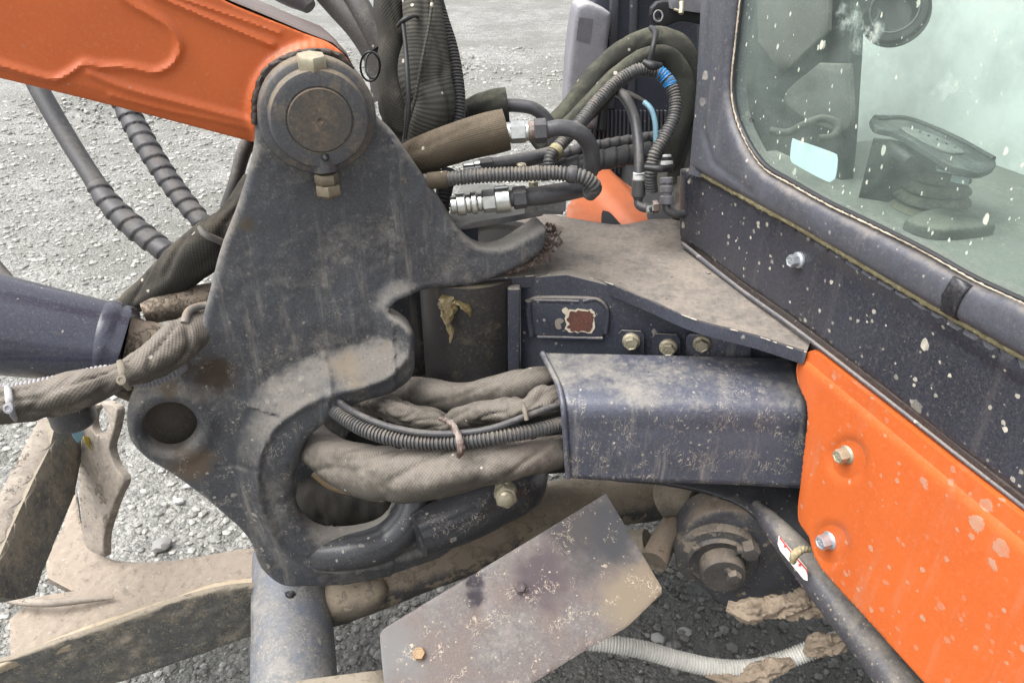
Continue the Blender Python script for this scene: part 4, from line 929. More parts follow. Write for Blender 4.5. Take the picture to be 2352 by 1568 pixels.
hose('rubber_hose', 'grey hose leaving the large silver coupling toward the bracket', 'hose', 'rubberclean', [(1205, 454, 1.28, 21), (1250, 448, 1.28, 22), (1300, 440, 1.29, 22), (1340, 432, 1.31, 20)], seg=24)
mb = thing('mounting_bracket', 'pale steel bracket plate under the silver coupling', 'bracket', tuple(P(1170, 500, 1.33)))
steelp = grime('worn_grey_bracket', (.16, .165, .17), rough=.4, metal=.3, dust=.35, up=.3, dscale=10, dcol=(.3, .29, .26), bump=.3)
relief('plate', steelp, mb, horiz(P(1170, 500, 1.36).z), [(1028, 500, 1), (1060, 420, 1), (1260, 430, 1), (1246, 482, 1), (1150, 500, 1), (1045, 516, 1)], thick=.012, edge=.001, grid=.2)
boxm('clamp_block', steelp, mb, P(1266, 462, 1.30), (Vector((1, -.08, 0)).normalized(), Vector((.08, 1, 0)).normalized(), up_), (.026, .012, .015), .002)
boxm('clamp_block', steelp, mb, P(1250, 475, 1.33), (Vector((1, -.08, 0)).normalized(), Vector((.08, 1, 0)).normalized(), up_), (.035, .012, .010), .002)
relief('riser', M['frame'], mb, vert(P(1080, 530, 1.38), 90), [(1040, 512, 1), (1098, 508, 1), (1098, 560, 1), (1040, 560, 1)], thick=.02, edge=.002, grid=.2)
for x, y in ((1198, 382), (1225, 420)): lathe('screw_head', M['bolt'], mb, P(x, y, 1.32), up_, [(.0095, -.01), (.0095, .003), (.007, .005)], 6)
hose('corrugated_conduit', 'black corrugated conduit diving behind the post below the horizontal one', 'conduit', 'black', [(1030, 400, 1.36, 20), (1020, 440, 1.33, 19), (1015, 480, 1.33, 18), (1000, 520, 1.38, 16)], corr(.006, .18), ds=.0015, seg=22)
hose('fabric_sleeve', 'long olive sleeve arching up over the hoses, outer of two', 'hose sleeve', 'fab5', [(1225, 330, 1.50, 24), (1290, 275, 1.50, 26), (1340, 215, 1.50, 28), (1390, 155, 1.50, 28), (1450, 108, 1.49, 27), (1515, 88, 1.48, 26), (1560, 110, 1.48, 28), (1585, 160, 1.50, 26), (1590, 230, 1.53, 26), (1580, 320, 1.58, 22)], wrinkle(.07, 14, 1.2, 21, .06), ds=.005, seg=36)
hose('fabric_sleeve', 'olive sleeve arching under the outer one, inner of two', 'hose sleeve', 'fab5', [(1240, 345, 1.47, 22), (1310, 290, 1.46, 25), (1370, 230, 1.45, 26), (1420, 175, 1.45, 24), (1475, 135, 1.45, 22), (1530, 130, 1.46, 24), (1560, 170, 1.48, 28), (1568, 240, 1.50, 28), (1550, 320, 1.52, 24), (1540, 372, 1.54, 18)], wrinkle(.07, 14, 1.2, 23, .06), ds=.005, seg=36)
c = hose('corrugated_conduit', 'grey corrugated conduit arching diagonally up to the blue band', 'conduit', 'conduit', [(1262, 395, 1.33, 14), (1262, 365, 1.33, 14), (1285, 335, 1.34, 15), (1330, 285, 1.36, 15.5), (1380, 225, 1.38, 15.5), (1430, 180, 1.39, 15.5), (1475, 160, 1.39, 15.5), (1510, 165, 1.39, 15.5)], corr(.0056, .18), ds=.0013, seg=24)
lathe('ribbed_collar', M['seal'], c, P(1273, 352, 1.335), (P(1284, 338, 1.34)-P(1273, 352, 1.335)), [(.0135, 0), (.014, .001), (.014, .011), (.0135, .012)], 28)
c = hose('corrugated_conduit', 'grey corrugated conduit falling from the blue band to the clamps', 'conduit', 'conduit', [(1505, 163, 1.39, 15), (1530, 180, 1.39, 15), (1548, 215, 1.39, 15), (1550, 260, 1.39, 15), (1530, 310, 1.39, 15), (1502, 360, 1.39, 15), (1495, 400, 1.40, 15), (1497, 440, 1.42, 14)], corr(.0056, .18), ds=.0013, seg=24)
for (a, b) in (((1513, 166), (1530, 181)), ((1534, 186), (1541, 199))):
    tube('blue_band', M['blue'], c, [(a[0], a[1], 1.39, 15.8), ((a[0]+b[0])/2+1, (a[1]+b[1])/2-1, 1.39, 15.8), (b[0], b[1], 1.39, 15.8)], corr and .0013, 24, corr(.0056, .1))
hose('rubber_hose', 'plain grey hose curving down to the white clamp', 'hose', 'rubberclean', [(1400, 205, 1.48, 12), (1430, 218, 1.45, 12), (1452, 255, 1.44, 12), (1464, 310, 1.43, 12), (1468, 380, 1.42, 12), (1468, 405, 1.42, 12)], seg=18)
hose('rubber_hose', 'thin pale blue hose glimpsed between the conduits', 'hose', 'ltblue', [(1480, 235, 1.46, 6), (1495, 250, 1.45, 6), (1505, 285, 1.45, 6), (1506, 325, 1.46, 6)], seg=12)
fitting('hose_fitting', 'grey ribbed ferrule with white clamp at the end of plain hose', ((1468, 395, 1.42), (1466, 458, 1.44)), [(0, .3, 14, 28, 'white', 'white_clamp'), (.25, .9, 16, 14, 'conduit', 'ferrule'), (.88, 1, 12, 24, 'conduit', 'neck')])
hose('bent_pipe', 'small grey elbow from the ribbed ferrule to the brass nut', 'pipe', 'rubberclean', [(1466, 450, 1.44, 10), (1467, 470, 1.44, 10), (1480, 478, 1.43, 10), (1500, 478, 1.42, 10)], seg=16)
fitting('hose_fitting', 'small brass nut at the foot of the grey elbow', ((1482, 478, 1.425), (1512, 474, 1.425)), [(0, .6, 13, 6, 'steel', 'hex_nut'), (.55, 1, 15, 6, 'bark', 'block')])
fitting('hose_fitting', 'pale bulbous connector hanging with white tag beside the pillar', ((1532, 355, 1.44), (1530, 470, 1.46)), [(0, .1, 10, 20, 'white', 'white_tag'), (.05, .35, 13, 20, 'black', 'hose_end'), (.12, .22, 14, 20, 'white', 'white_tag'), (.45, .58, 15, 24, 'greyplastic', 'bulb'), (.56, .62, 12, 24, 'greyplastic', 'neck'), (.62, .76, 15, 24, 'greyplastic', 'bulb'), (.76, .82, 12, 24, 'greyplastic', 'neck'), (.82, 1, 16, 24, 'greyplastic', 'bulb')])
hose('bent_pipe', 'grey elbow under the pale bulbous connector', 'pipe', 'rubberclean', [(1530, 465, 1.46, 10), (1532, 482, 1.46, 10), (1548, 490, 1.46, 10), (1580, 490, 1.47, 10)], seg=16)
hose('cable_tie', 'black cable tie wrapped over the top of the arching sleeves', 'cable tie', 'black', [(1492, 150, 1.40, 8), (1500, 110, 1.385, 6), (1506, 75, 1.40, 7), (1495, 64, 1.43, 6)], seg=10)
hose('cable_tie', 'square-headed black tie beside the blue band', 'cable tie', 'black', [(1478, 142, 1.36, 6), (1500, 152, 1.355, 11), (1520, 150, 1.36, 5)], seg=8)
hose('cable_tie', 'black tie joining conduit and pale connector near the pillar', 'cable tie', 'black', [(1482, 385, 1.37, 8), (1515, 388, 1.36, 9), (1545, 382, 1.40, 6)], seg=8)
hose('spiral_hose', 'black spiral-wrapped hose running level behind the grey bend, nearer', 'hose', 'wrap', [(1240, 395, 1.52, 22), (1300, 385, 1.52, 22), (1380, 368, 1.52, 23), (1450, 355, 1.53, 23), (1520, 345, 1.55, 22)], spiral(.026, .12), ds=.002, seg=32)
hose('spiral_hose', 'black spiral-wrapped hose running level behind the grey bend, farther', 'hose', 'wrap', [(1240, 370, 1.60, 17), (1320, 350, 1.60, 17), (1400, 335, 1.61, 17), (1480, 322, 1.62, 17), (1540, 312, 1.63, 17)], spiral(.022, .12), ds=.002, seg=28)
hose('fabric_sleeve', 'black sleeve hanging down beside the cab pillar', 'hose sleeve', 'fab2', [(1590, 130, 1.56, 18), (1598, 200, 1.56, 20), (1585, 280, 1.56, 22), (1560, 350, 1.56, 20), (1545, 420, 1.57, 14)], wrinkle(.1, 12, 1.2, 31, .1), ds=.006, seg=30)
hose('rubber_hose', 'black hose standing upright behind pale connector', 'hose', 'rubber', [(1565, 300, 1.6, 14), (1572, 400, 1.58, 16), (1560, 500, 1.56, 18)], seg=18)
# dark tilted leaf-like bracket behind
hose('stiff_flap', 'small dark rubber flap behind the arching conduit', 'rubber flap', 'rubber', [(1415, 205, 1.55, 10), (1445, 215, 1.54, 13), (1480, 232, 1.53, 8)], seg=14, flat=.3)
# torn greasy strip by the ear
st = tube('torn_strip', M['bark'], None, [(1250, 520, 1.40, 10), (1272, 532, 1.40, 15), (1262, 560, 1.39, 19), (1236, 588, 1.385, 16), (1200, 608, 1.385, 12), (1160, 624, 1.39, 8), (1120, 636, 1.41, 4)], ds=.002, seg=24, rf=wrinkle(.5, 90, 2.2, 5, .35))
tag(st, 'torn brown greasy strip curled on the deck beside the post ear', 'debris')
# ------------------------------------------------------------------ hose bundle through the fork
hose('fabric_sleeve', 'dusty woven sleeve at top of the bundle entering the hose cover', 'hose sleeve', 'fab1', [(880, 930, 1.62, 34), (930, 900, 1.50, 34), (985, 903, 1.44, 35), (1060, 910, 1.40, 35), (1140, 897, 1.37, 36), (1210, 880, 1.37, 36), (1262, 876, 1.40, 34), (1310, 880, 1.42, 30)], wrinkle(.07, 11, 1.2, 41, .08), ds=.004, seg=52)
hose('fabric_sleeve', 'crumpled woven sleeve in the middle of the bundle', 'hose sleeve', 'fab1', [(860, 900, 1.56, 28), (880, 930, 1.44, 28), (930, 950, 1.40, 30), (990, 965, 1.38, 30), (1030, 975, 1.37, 24), (1060, 958, 1.36, 26), (1120, 948, 1.34, 33), (1180, 942, 1.33, 34), (1205, 935, 1.32, 22), (1240, 920, 1.33, 34), (1280, 918, 1.345, 34), (1320, 920, 1.37, 30)], wrinkle(.15, 20, 1.5, 43, .14), ds=.0035, seg=56)
hose('fabric_sleeve', 'large pale dusty sleeve at the bottom of the bundle, creased', 'hose sleeve', 'fab1', [(690, 960, 1.56, 40), (730, 1030, 1.44, 46), (800, 1072, 1.38, 58), (880, 1088, 1.34, 64), (960, 1090, 1.31, 63), (1050, 1078, 1.29, 58), (1140, 1062, 1.28, 50), (1220, 1047, 1.30, 42), (1285, 1035, 1.335, 38), (1325, 1030, 1.37, 34)], wrinkle(.10, 11, 1.3, 47, .09), ds=.0035, seg=64)
hose('fabric_sleeve', 'short crumpled sleeve stub tucked under the post arm', 'hose sleeve', 'fab1', [(800, 900, 1.55, 30), (850, 930, 1.47, 28), (890, 935, 1.44, 24), (900, 960, 1.44, 20)], wrinkle(.2, 25, 1.5, 51, .15), ds=.004, seg=40)
c = hose('corrugated_conduit', 'dusty black corrugated conduit sagging across the front of the bundle', 'conduit', 'conduit', [(745, 915, 1.42, 17), (785, 955, 1.34, 17), (845, 989, 1.295, 18), (932, 1011, 1.27, 18), (1036, 1015, 1.255, 18), (1140, 1003, 1.245, 18), (1220, 990, 1.26, 17), (1285, 974, 1.29, 17), (1325, 966, 1.32, 17)], corr(.0068, .2), ds=.0013, seg=26)
hose('cable', 'plain grey cable lying along the top of the sagging conduit', 'cable', 'rubberclean', [(760, 905, 1.38, 8), (795, 935, 1.33, 8), (880, 975, 1.28, 8), (984, 995, 1.25, 8), (1060, 994, 1.245, 8), (1130, 983, 1.24, 8), (1210, 955, 1.25, 8), (1275, 934, 1.28, 9), (1320, 925, 1.33, 9)], seg=14)
hose('rubber_tie', 'brown rubber tie knotted round the middle of the bundle', 'tie', 'bark', [(1010, 960, 1.33, 5), (1045, 985, 1.24, 8), (1055, 1010, 1.222, 8), (1058, 1035, 1.225, 9), (1052, 1048, 1.235, 7)], rf=wrinkle(.3, 60, 1.5, 3, .2), seg=16, ds=.003)
hose('cable_tie', 'pale dusty cable tie on the sleeve near the hose cover', 'cable tie', 'tie', [(1200, 925, 1.28, 4), (1206, 945, 1.235, 6), (1210, 965, 1.232, 5)], seg=10)
# muddy drum seen through the fork
dr = thing('muddy_roller', 'mud-brown roller visible through the lower fork opening', 'roller', tuple(P(800, 1150, 1.75)))
tube('drum', grime('old_mud_rubber', (.03, .026, .021), rough=.8, dust=.3, up=.05, dscale=20, dcol=(.07, .058, .043), bump=.9), dr, [(700, 1130, 1.75, 72), (800, 1140, 1.75, 76), (905, 1150, 1.75, 74)], ds=.01, seg=32, rf=wrinkle(.06, 40, 2, 4, .05))
tube('ochre_edge', grime('ochre_rim', (.25, .17, .08), rough=.8, dust=.3, dscale=20), dr, [(720, 1085, 1.58, 9), (760, 1115, 1.58, 9), (820, 1130, 1.58, 9), (880, 1132, 1.58, 8)], ds=.006, seg=12)
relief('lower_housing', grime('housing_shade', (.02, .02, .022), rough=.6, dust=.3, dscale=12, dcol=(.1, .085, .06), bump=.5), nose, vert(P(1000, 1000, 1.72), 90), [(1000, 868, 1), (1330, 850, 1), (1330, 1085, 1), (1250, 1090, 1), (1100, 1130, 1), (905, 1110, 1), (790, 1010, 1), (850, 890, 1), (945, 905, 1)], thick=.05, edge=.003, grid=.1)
# seaweed hanging
sw = thing('dried_weed', 'dried yellow-brown weed snagged and hanging under the deck edge', 'debris', tuple(P(1035, 720, 1.36)))
for i, (pa, ) in enumerate([([(1000, 670, 1.42, 5), (1022, 700, 1.38, 16), (1028, 735, 1.37, 9), (1036, 765, 1.37, 5), (1034, 788, 1.37, 1.5)], ), ([(1025, 675, 1.40, 8), (1045, 690, 1.37, 15), (1062, 700, 1.36, 10), (1078, 715, 1.36, 9), (1080, 728, 1.36, 1.5)], ), ([(1018, 672, 1.4, 6), (1030, 690, 1.36, 17), (1034, 720, 1.36, 12), (1024, 745, 1.36, 2)], )]):
    tube('frond', M['leaf'], sw, pa, ds=.002, seg=20, rf=wrinkle(.5, 60, 2, i*9+3, .3), flat=.35)
# ------------------------------------------------------------------ left side: cylinder, sleeves, hoses
hc = thing('boom_cylinder', 'glossy dark blue hydraulic cylinder barrel at left with muddy rod end', 'hydraulic cylinder', tuple(P(150, 780, 1.25)))
cyp = [(-160, 720, 1.17), (0, 746, 1.20), (250, 786, 1.26)]
tube('barrel', M['cyl'], hc, [(-160, 712, 1.17, 122), (0, 746, 1.20, 115), (245, 786, 1.25, 93)], ds=.02, seg=64)
tube('end_cap', M['cyl'], hc, [(236, 784, 1.247, 95), (250, 786, 1.25, 97), (262, 789, 1.253, 92), (272, 791, 1.256, 93), (285, 794, 1.26, 92), (296, 796, 1.262, 88)], ds=.003, seg=64)
mud2 = grime('caked_end', (.12, .10, .08), rough=.9, dust=.55, up=.4, dscale=16, dcol=(.25, .2, .15), bump=1, mud=.4)
tube('rod_end', mud2, hc, [(285, 792, 1.265, 74), (330, 800, 1.28, 70), (390, 815, 1.30, 66), (450, 835, 1.33, 62)], ds=.006, seg=40, rf=wrinkle(.07, 20, 2, 4, .05))
tube('trunnion_plate', mud2, hc, [(330, 720, 1.36, 26), (400, 700, 1.38, 34), (470, 690, 1.40, 40), (520, 680, 1.42, 40)], ds=.008, seg=28, rf=wrinkle(.08, 14, 1.4, 2, .05))
tube('lower_lug', mud2, hc, [(240, 860, 1.30, 34), (290, 880, 1.33, 36), (330, 900, 1.36, 34)], ds=.008, seg=24, rf=wrinkle(.06, 20, 1.5, 4, .05))
lathe('port_boss', grime('port_paint', (.04, .042, .05), rough=.35, dust=.2, dscale=20, chips=1.3, chipcol=(.42, .27, .08), spots=.2), hc, P(147, 900, 1.24), up_*-1, [(.036, 0), (.036, .058), (.032, .064), (.02, .067)], 36)
c = hose('corrugated_conduit', 'pale grey corrugated conduit peeping over the dusty sleeve on the cylinder', 'conduit', 'greyplastic', [(-60, 895, 1.13, 14), (20, 893, 1.13, 14), (100, 880, 1.14, 14), (180, 863, 1.16, 14), (250, 850, 1.18, 13), (330, 880, 1.22, 13), (395, 855, 1.24, 15), (430, 830, 1.28, 14)], corr(.006, .25), ds=.0015, seg=20)
hose('fabric_sleeve', 'dusty woven sleeve with two ties crossing the boom cylinder at left', 'hose sleeve', 'fab1', [(-60, 932, 1.10, 44), (30, 925, 1.11, 42), (100, 915, 1.12, 44), (180, 893, 1.13, 44), (240, 875, 1.15, 36), (280, 858, 1.16, 32), (330, 838, 1.18, 46), (390, 805, 1.21, 50), (440, 765, 1.25, 46), (490, 720, 1.30, 40)], wrinkle(.13, 15, 1.4, 61, .13), ds=.0035, seg=56)
for (x, y, r, l) in ((18, 925, 45, 'pale strap tie round the sleeve at the left picture edge'), (277, 860, 38, 'strap tie with round button on the sleeve before the post')):
    k = thing('strap_tie', l, 'tie', tuple(P(x, y, 1.12)))
    tt = 1.085 if x < 100 else 1.125
    tube('strap', M['tie'] if x > 100 else M['greyplastic'], k, [(x-3, y-r+6, tt+.02, 6), (x+1, y-r*.5, tt-.004, 8), (x+4, y, tt-.012, 8), (x+10, y+r*.5, tt-.004, 7), (x+20, y+r-4, tt+.02, 6)], ds=.004, seg=10, flat=.45)
    lathe('button', M['tie'] if x > 100 else M['greyplastic'], k, P(x+4, y+12, tt-.018), -FW, [(.008, 0), (.0075, .004), (.004, .0045), (.003, .003)], 20)
hose('fabric_sleeve', 'dark folded sleeve draped behind the post at left', 'hose sleeve', 'fab2', [(250, 720, 1.42, 14), (310, 690, 1.40, 28), (370, 650, 1.38, 40), (430, 605, 1.36, 50), (490, 555, 1.35, 54), (550, 490, 1.36, 40), (590, 420, 1.38, 30)], wrinkle(.14, 11, 1.3, 71, .14), ds=.0045, seg=56)
hose('rubber_hose', 'thin black hose edging behind the post under the boom', 'hose', 'rubber', [(590, 290, 1.38, 18), (560, 350, 1.38, 16), (540, 420, 1.38, 15), (520, 480, 1.39, 15)], seg=18, ds=.008)
hose('spiral_hose', 'long black hose with wrapped lower half hanging from the boom, leftmost', 'hose', 'wrap', [(60, 150, 1.62, 21), (95, 215, 1.62, 22), (150, 310, 1.62, 22), (210, 405, 1.61, 22), (250, 465, 1.60, 25), (300, 515, 1.59, 27), (350, 555, 1.58, 26), (410, 600, 1.57, 24), (450, 640, 1.56, 22)],
     (lambda f: (setattr(f, 'vec', True), f)[1])(lambda s, th, r, L: r*(np.ones_like(th)*.97 if s < .50*L else .92+.15*np.clip(((s/.036+th/6.283) % 1)*1.3, 0, 1)*(((s/.036+th/6.283) % 1) < .95))), ds=.0025, seg=36)
hose('spiral_hose', 'black spiral-wrapped hose hanging from the boom, right of the plain one', 'hose', 'wrap', [(270, 215, 1.6, 22), (300, 270, 1.6, 25), (340, 340, 1.58, 25), (385, 410, 1.57, 24), (430, 470, 1.56, 23), (480, 530, 1.55, 20), (500, 560, 1.55, 18)], spiral(.030, .15), ds=.0022, seg=36)
hose('rubber_hose', 'dark hose end at the left picture edge above the cylinder', 'hose', 'rubber', [(-60, 560, 1.6, 16), (-10, 610, 1.6, 14), (40, 670, 1.6, 14)], seg=18, ds=.01)
# ------------------------------------------------------------------ dozer blade frame, lower left
bf = thing('blade_support', 'muddy yellow-brown welded dozer blade frame spreading across lower left', 'blade frame', tuple(P(300, 1400, 1.55)))
ZB = .30
def hp(x, y, z): return tuple(P(x, y, bt(x, y, z)))
def boxbeam(name, m, a, b, c, d, z, drop, parent, edge=.006):
    """top face a,b,c,d in view units on level z, dropped by drop"""
    return relief(name, m, parent, horiz(z), [(*a, 1), (*b, 1), (*c, 1), (*d, 1)], thick=drop, edge=edge, grid=.03)
topm = grime('mud_dusted_top', (.2, .175, .15), rough=.85, dust=.6, up=.2, dscale=14, dcol=(.33, .285, .235), spots=.4, sscale=60, mud=.25, mcol=(.22, .18, .14), bump=.9, fine=160)
BF = Plane(P(150, 1150, 1.55), (.9, -.35, .25))
# left beam: pale top and dark face
LB = plane3(P(95, 968, 1.62), P(134, 987, 1.62), P(0, 1280, 1.36))
relief('beam_top', topm, bf, LB, [(92, 955, 1), (140, 965, 1), (118, 1024, 1), (83, 1093, 1), (35, 1197, 1), (-60, 1400, 1), (-140, 1400, 1), (-60, 1230, 1), (0, 1130, 1)], thick=.012, edge=.004, grid=.02)
LF = plane3(P(134, 987, 1.618), P(0, 1280, 1.358), P(140, 1218, 1.56))
relief('beam_face', M['mudbeam'], bf, LF, [(133, 960, 1), (195, 935, 1), (188, 1060, 1), (174, 1135, 1), (139, 1218, 1), (104, 1301, 1), (84, 1365, 1), (40, 1376, 1), (-60, 1358, 1), (-60, 1350, 1), (0, 1283, 1), (35, 1200, 1), (83, 1096, 1), (118, 1027, 1)], thick=.03, edge=.003, grid=.02)
# gusset with lifting eye
GU = plane3(P(200, 930, 1.66), P(285, 1110, 1.64), P(235, 1275, 1.72))
relief('gusset', topm, bf, GU, [(192, 945), (205, 930), (245, 925), (265, 935), (262, 985), (250, 1030), (262, 1070), (283, 1105), (268, 1140), (250, 1190), (238, 1235), (237, 1280, 1), (200, 1260), (185, 1180), (180, 1080), (188, 1000)], thick=.02, edge=.004, grid=.02, holes=[[(228+20*math.cos(a), 968+34*math.sin(a)) for a in np.linspace(0, 6.283, 12, endpoint=False)]])
pm = plain('blue_paint_mark', (.22, .42, .52), .7, bump=.6, sc=120); ym = plain('yellow_paint_mark', (.5, .42, .08), .7, bump=.6, sc=120)
relief('paint_mark', pm, bf, LF.off(.034), [(160, 985), (185, 978), (190, 1000), (180, 1016), (168, 1000)], thick=.001, edge=0, grid=.1, step=6)
relief('paint_mark', ym, bf, LF.off(.034), [(192, 1000, 1), (210, 1005, 1), (216, 1018, 1), (207, 1022, 1), (212, 1036, 1), (200, 1022, 1), (194, 1014, 1)], thick=.001, edge=0, grid=.1, step=6)
def mh(a, s, k=1):
    def f(px, py, u, v, d):
        return np.array([a*noise.fractal(Vector((x*s, y*s, k)), 1, 2, 5) for x, y in zip(u, v)])
    return f
relief('deck_plate', M['mudplate'], bf, horiz(ZB), [(172, 1125), (185, 1195), (205, 1240), (240, 1275), (320, 1289), (430, 1280), (570, 1257), (640, 1255, 1), (680, 1380, 1), (560, 1372), (400, 1400), (250, 1445), (30, 1520), (20, 1420, 1), (60, 1385, 1), (80, 1368, 1), (165, 1355, 1), (108, 1325, 1), (105, 1290), (140, 1215)], thick=.02, edge=.003, grid=.007, hf=mh(.0025, 60), step=12)
tube('curved_rod', topm, bf, [(-40, 1358, bt(-40, 1358, ZB+.03), 8), (40, 1380, bt(40, 1380, ZB+.03), 9), (120, 1384, bt(120, 1384, ZB+.03), 9), (200, 1376, bt(200, 1376, ZB+.02), 8), (260, 1372, bt(260, 1372, ZB+.01), 4)], ds=.006, seg=16)
# lower beam
stripm = grime('ochre_edge_strip', (.2, .16, .11), rough=.85, dust=.7, up=.3, dscale=12, dcol=(.42, .34, .24), bump=.9, fine=150)
relief('beam_top', stripm, bf, horiz(ZB+.026), [(-60, 1540, 1), (30, 1502), (200, 1434), (400, 1368), (520, 1330), (605, 1322, 1), (630, 1345, 1), (540, 1352), (420, 1384), (260, 1444), (120, 1489), (40, 1512), (-70, 1560, 1)], thick=.02, edge=.006, grid=.008, hf=mh(.002, 40, 3))
q0 = Vector(hp(60, 1508, ZB+.024)); q1 = Vector(hp(620, 1346, ZB+.024)); LBF = vert(q0, math.degrees(math.atan2((q1-q0).x, (q1-q0).y)))
relief('beam_face', M['mudbeam'], bf, LBF, [(-80, 1545, 1), (40, 1508), (120, 1480), (260, 1434), (420, 1376), (520, 1352), (640, 1342, 1), (640, 1450, 1), (580, 1462), (400, 1525), (230, 1580), (0, 1640, 1), (-80, 1660, 1)], thick=.012, edge=.004, grid=.01, hf=mh(.003, 30, 5))
# vertical tube in front of the frame
vt = thing('steel_tube', 'upright scuffed grey-blue steel tube standing below the swing post', 'steel tube', tuple(P(675, 1500, 1.3)))
vm = grime('scuffed_tube', (.12, .135, .165), (.07, .078, .09), rough=.5, dust=.5, up=.1, dscale=14, dcol=(.27, .255, .235), scratch=1.8, spots=.4, sscale=50, scol=(.42, .37, .28), bump=.5, streak=.5)
tube('tube', vm, vt, [(664, 1270, 1.76, 80), (667, 1370, 1.68, 86), (672, 1450, 1.62, 91), (677, 1600, 1.52, 98), (682, 1750, 1.44, 104)], ds=.01, seg=56)
tube('mud_blob', M['black'], vt, [(655, 1360, 1.60, 4), (668, 1366, 1.595, 11), (676, 1372, 1.60, 6)], ds=.003, seg=14, rf=wrinkle(.3, 90, 2, 4, .2))
lathe('plug', vm, vt, P(658, 1468, 1.53), -FW, [(.014, -.01), (.013, .004), (.008, .006)], 20)
# long beam behind, running to the right
lbm = thing('muddy_crossmember', 'long mud-covered blade arm running behind the post toward the cab', 'blade arm', tuple(P(1100, 1250, 1.75)))
tube('arm', grime('mud_arm', (.035, .034, .036), rough=.6, dust=.35, up=.6, dscale=9, dcol=(.19, .155, .115), mud=.45, mcol=(.17, .14, .10), bump=.7, chips=.2), lbm, [(700, 1400, 1.72, 55), (820, 1362, 1.73, 55), (950, 1310, 1.75, 58), (1100, 1240, 1.80, 66), (1250, 1180, 1.86, 66), (1400, 1150, 1.95, 60), (1560, 1130, 2.05, 56)], ds=.01, seg=36, rf=wrinkle(.04, 14, 1.3, 2, .02))
tube('arm_ear', grime('mud_ear', (.1, .085, .065), rough=.8, dust=.5, up=.4, dscale=14, dcol=(.22, .18, .13), bump=.7, mud=.3), lbm, [(720, 1392, 1.70, 44), (790, 1378, 1.68, 46), (835, 1366, 1.68, 44), (868, 1350, 1.69, 34), (880, 1345, 1.7, 20)], ds=.006, seg=36, rf=wrinkle(.04, 14, 1.3, 2, .02))
relief('cross_bar', M['mudbeam'], lbm, horiz(.55), [(680, 1560, 1), (885, 1534, 1), (930, 1640, 1), (680, 1680, 1)], thick=.03, edge=.003, grid=.05)
# ------------------------------------------------------------------ diagonal rusty guard plate
gd = thing('guard_plate', 'tilted flat guard plate with worn maroon and black paint, two bolts', 'guard plate', tuple(P(1150, 1400, 1.25)))
go2 = [(1392, 1132, 1), (1520, 1347, 1), (1521, 1361, 1), (1439, 1440, 1), (1348, 1490, 1), (1223, 1568, 1), (1100, 1650, 1), (895, 1700, 1), (873, 1456), (878, 1446)]
def gph(px, py, u, v, d):
    h = .0022*np.sin(u*9+v*4)
    s = (px-1075)*.25+(py-1330)*-.03; h = h-.004*np.exp(-(((px-1090)-(py-1330)*.2)/22)**2)*np.clip((1440-py)/60, 0, 1)
    return h
relief('plate', M['rustplate'], gd, GP, go2, thick=.006, edge=.0015, grid=.008, hf=gph)
rb = grime('rusty_bolt', (.32, .17, .08), rough=.7, metal=.2, dust=.3, dscale=50, dcol=(.35, .25, .15), bump=.6)
bolt(gd, GP, 963, 1501, 15, rb, h=.8, flange=False)
bolt(gd, GP, 1195, 1350, 13, M['rustplate'], h=.8, flange=False)
# ------------------------------------------------------------------ blade lift lug with pin, lower right
lug = thing('pivot_lug', 'dark muddy lug with large round pin below the hose cover', 'pivot lug', tuple(P(1650, 1280, 1.5)))
LG = vert(P(1640, 1270, 1.48), 95)
relief('lug_plate', grime('lug_paint', (.055, .06, .075), rough=.45, dust=.4, up=.3, dscale=14, dcol=(.2, .16, .12), spots=.5, sscale=50, mud=.25, mcol=(.2, .165, .12), bump=.6), lug, LG, [(1565, 1290), (1562, 1240), (1590, 1195), (1640, 1175), (1700, 1175), (1760, 1200), (1880, 1300, 1), (1920, 1410, 1), (1800, 1400), (1660, 1390), (1600, 1340)], thick=.06, edge=.008, grid=.01, hf=mh(.003, 30, 7))
n2_ = LG.n
pm_ = grime('pin_mud', (.05, .048, .046), rough=.55, dust=.4, up=.3, dscale=24, dcol=(.17, .14, .11), bump=.7, mud=.15)
lathe('boss', grime('boss_mud', (.04, .042, .046), rough=.55, dust=.45, up=.3, dscale=16, dcol=(.22, .185, .145), bump=.7, mud=.35, mcol=(.2, .17, .135)), lug, LG.hit(1645, 1270), n2_, [(.082, -.02), (.082, .012), (.078, .018), (.062, .020), (.056, .026), (.050, .022)], 48)
lathe('pin', pm_, lug, LG.hit(1652, 1274)+n2_*.02, n2_, [(.043, 0), (.044, .004), (.044, .030), (.041, .036), (.03, .037), (.02, .035)], 40)
for (x, y, r_) in ((1722, 1262, .019), (1684, 1318, .015)):
    tube('keeper_arm', pm_, lug, [(1690 if y < 1300 else 1665, 1262 if y < 1300 else 1300, 1.43, 13), (x, y, 1.43, 12)], ds=.004, seg=14, rf=wrinkle(.12, 60, 1.5, 4, .1))
    lathe('keeper_bolt', pm_, lug, P(x, y, 1.43), n2_, [(r_, -.01), (r_, .012), (r_*.85, .015), (r_*.4, .016)], 6, .4)
tube('side_arm', grime('tan_arm', (.13, .11, .085), rough=.8, dust=.5, dscale=12, dcol=(.24, .19, .14), mud=.3, bump=.7), lug, [(1500, 1290, 1.50, 34), (1530, 1235, 1.54, 32), (1560, 1200, 1.58, 40), (1600, 1150, 1.62, 60), (1640, 1130, 1.66, 60)], ds=.008, seg=32, rf=wrinkle(.08, 18, 1.5, 7, .05))
tube('upper_collar', grime('tan_collar', (.11, .10, .08), rough=.7, dust=.5, dscale=12, dcol=(.24, .2, .15), bump=.6), lug, [(1520, 1150, 1.58, 40), (1560, 1140, 1.56, 48), (1585, 1150, 1.55, 44)], ds=.008, seg=32)
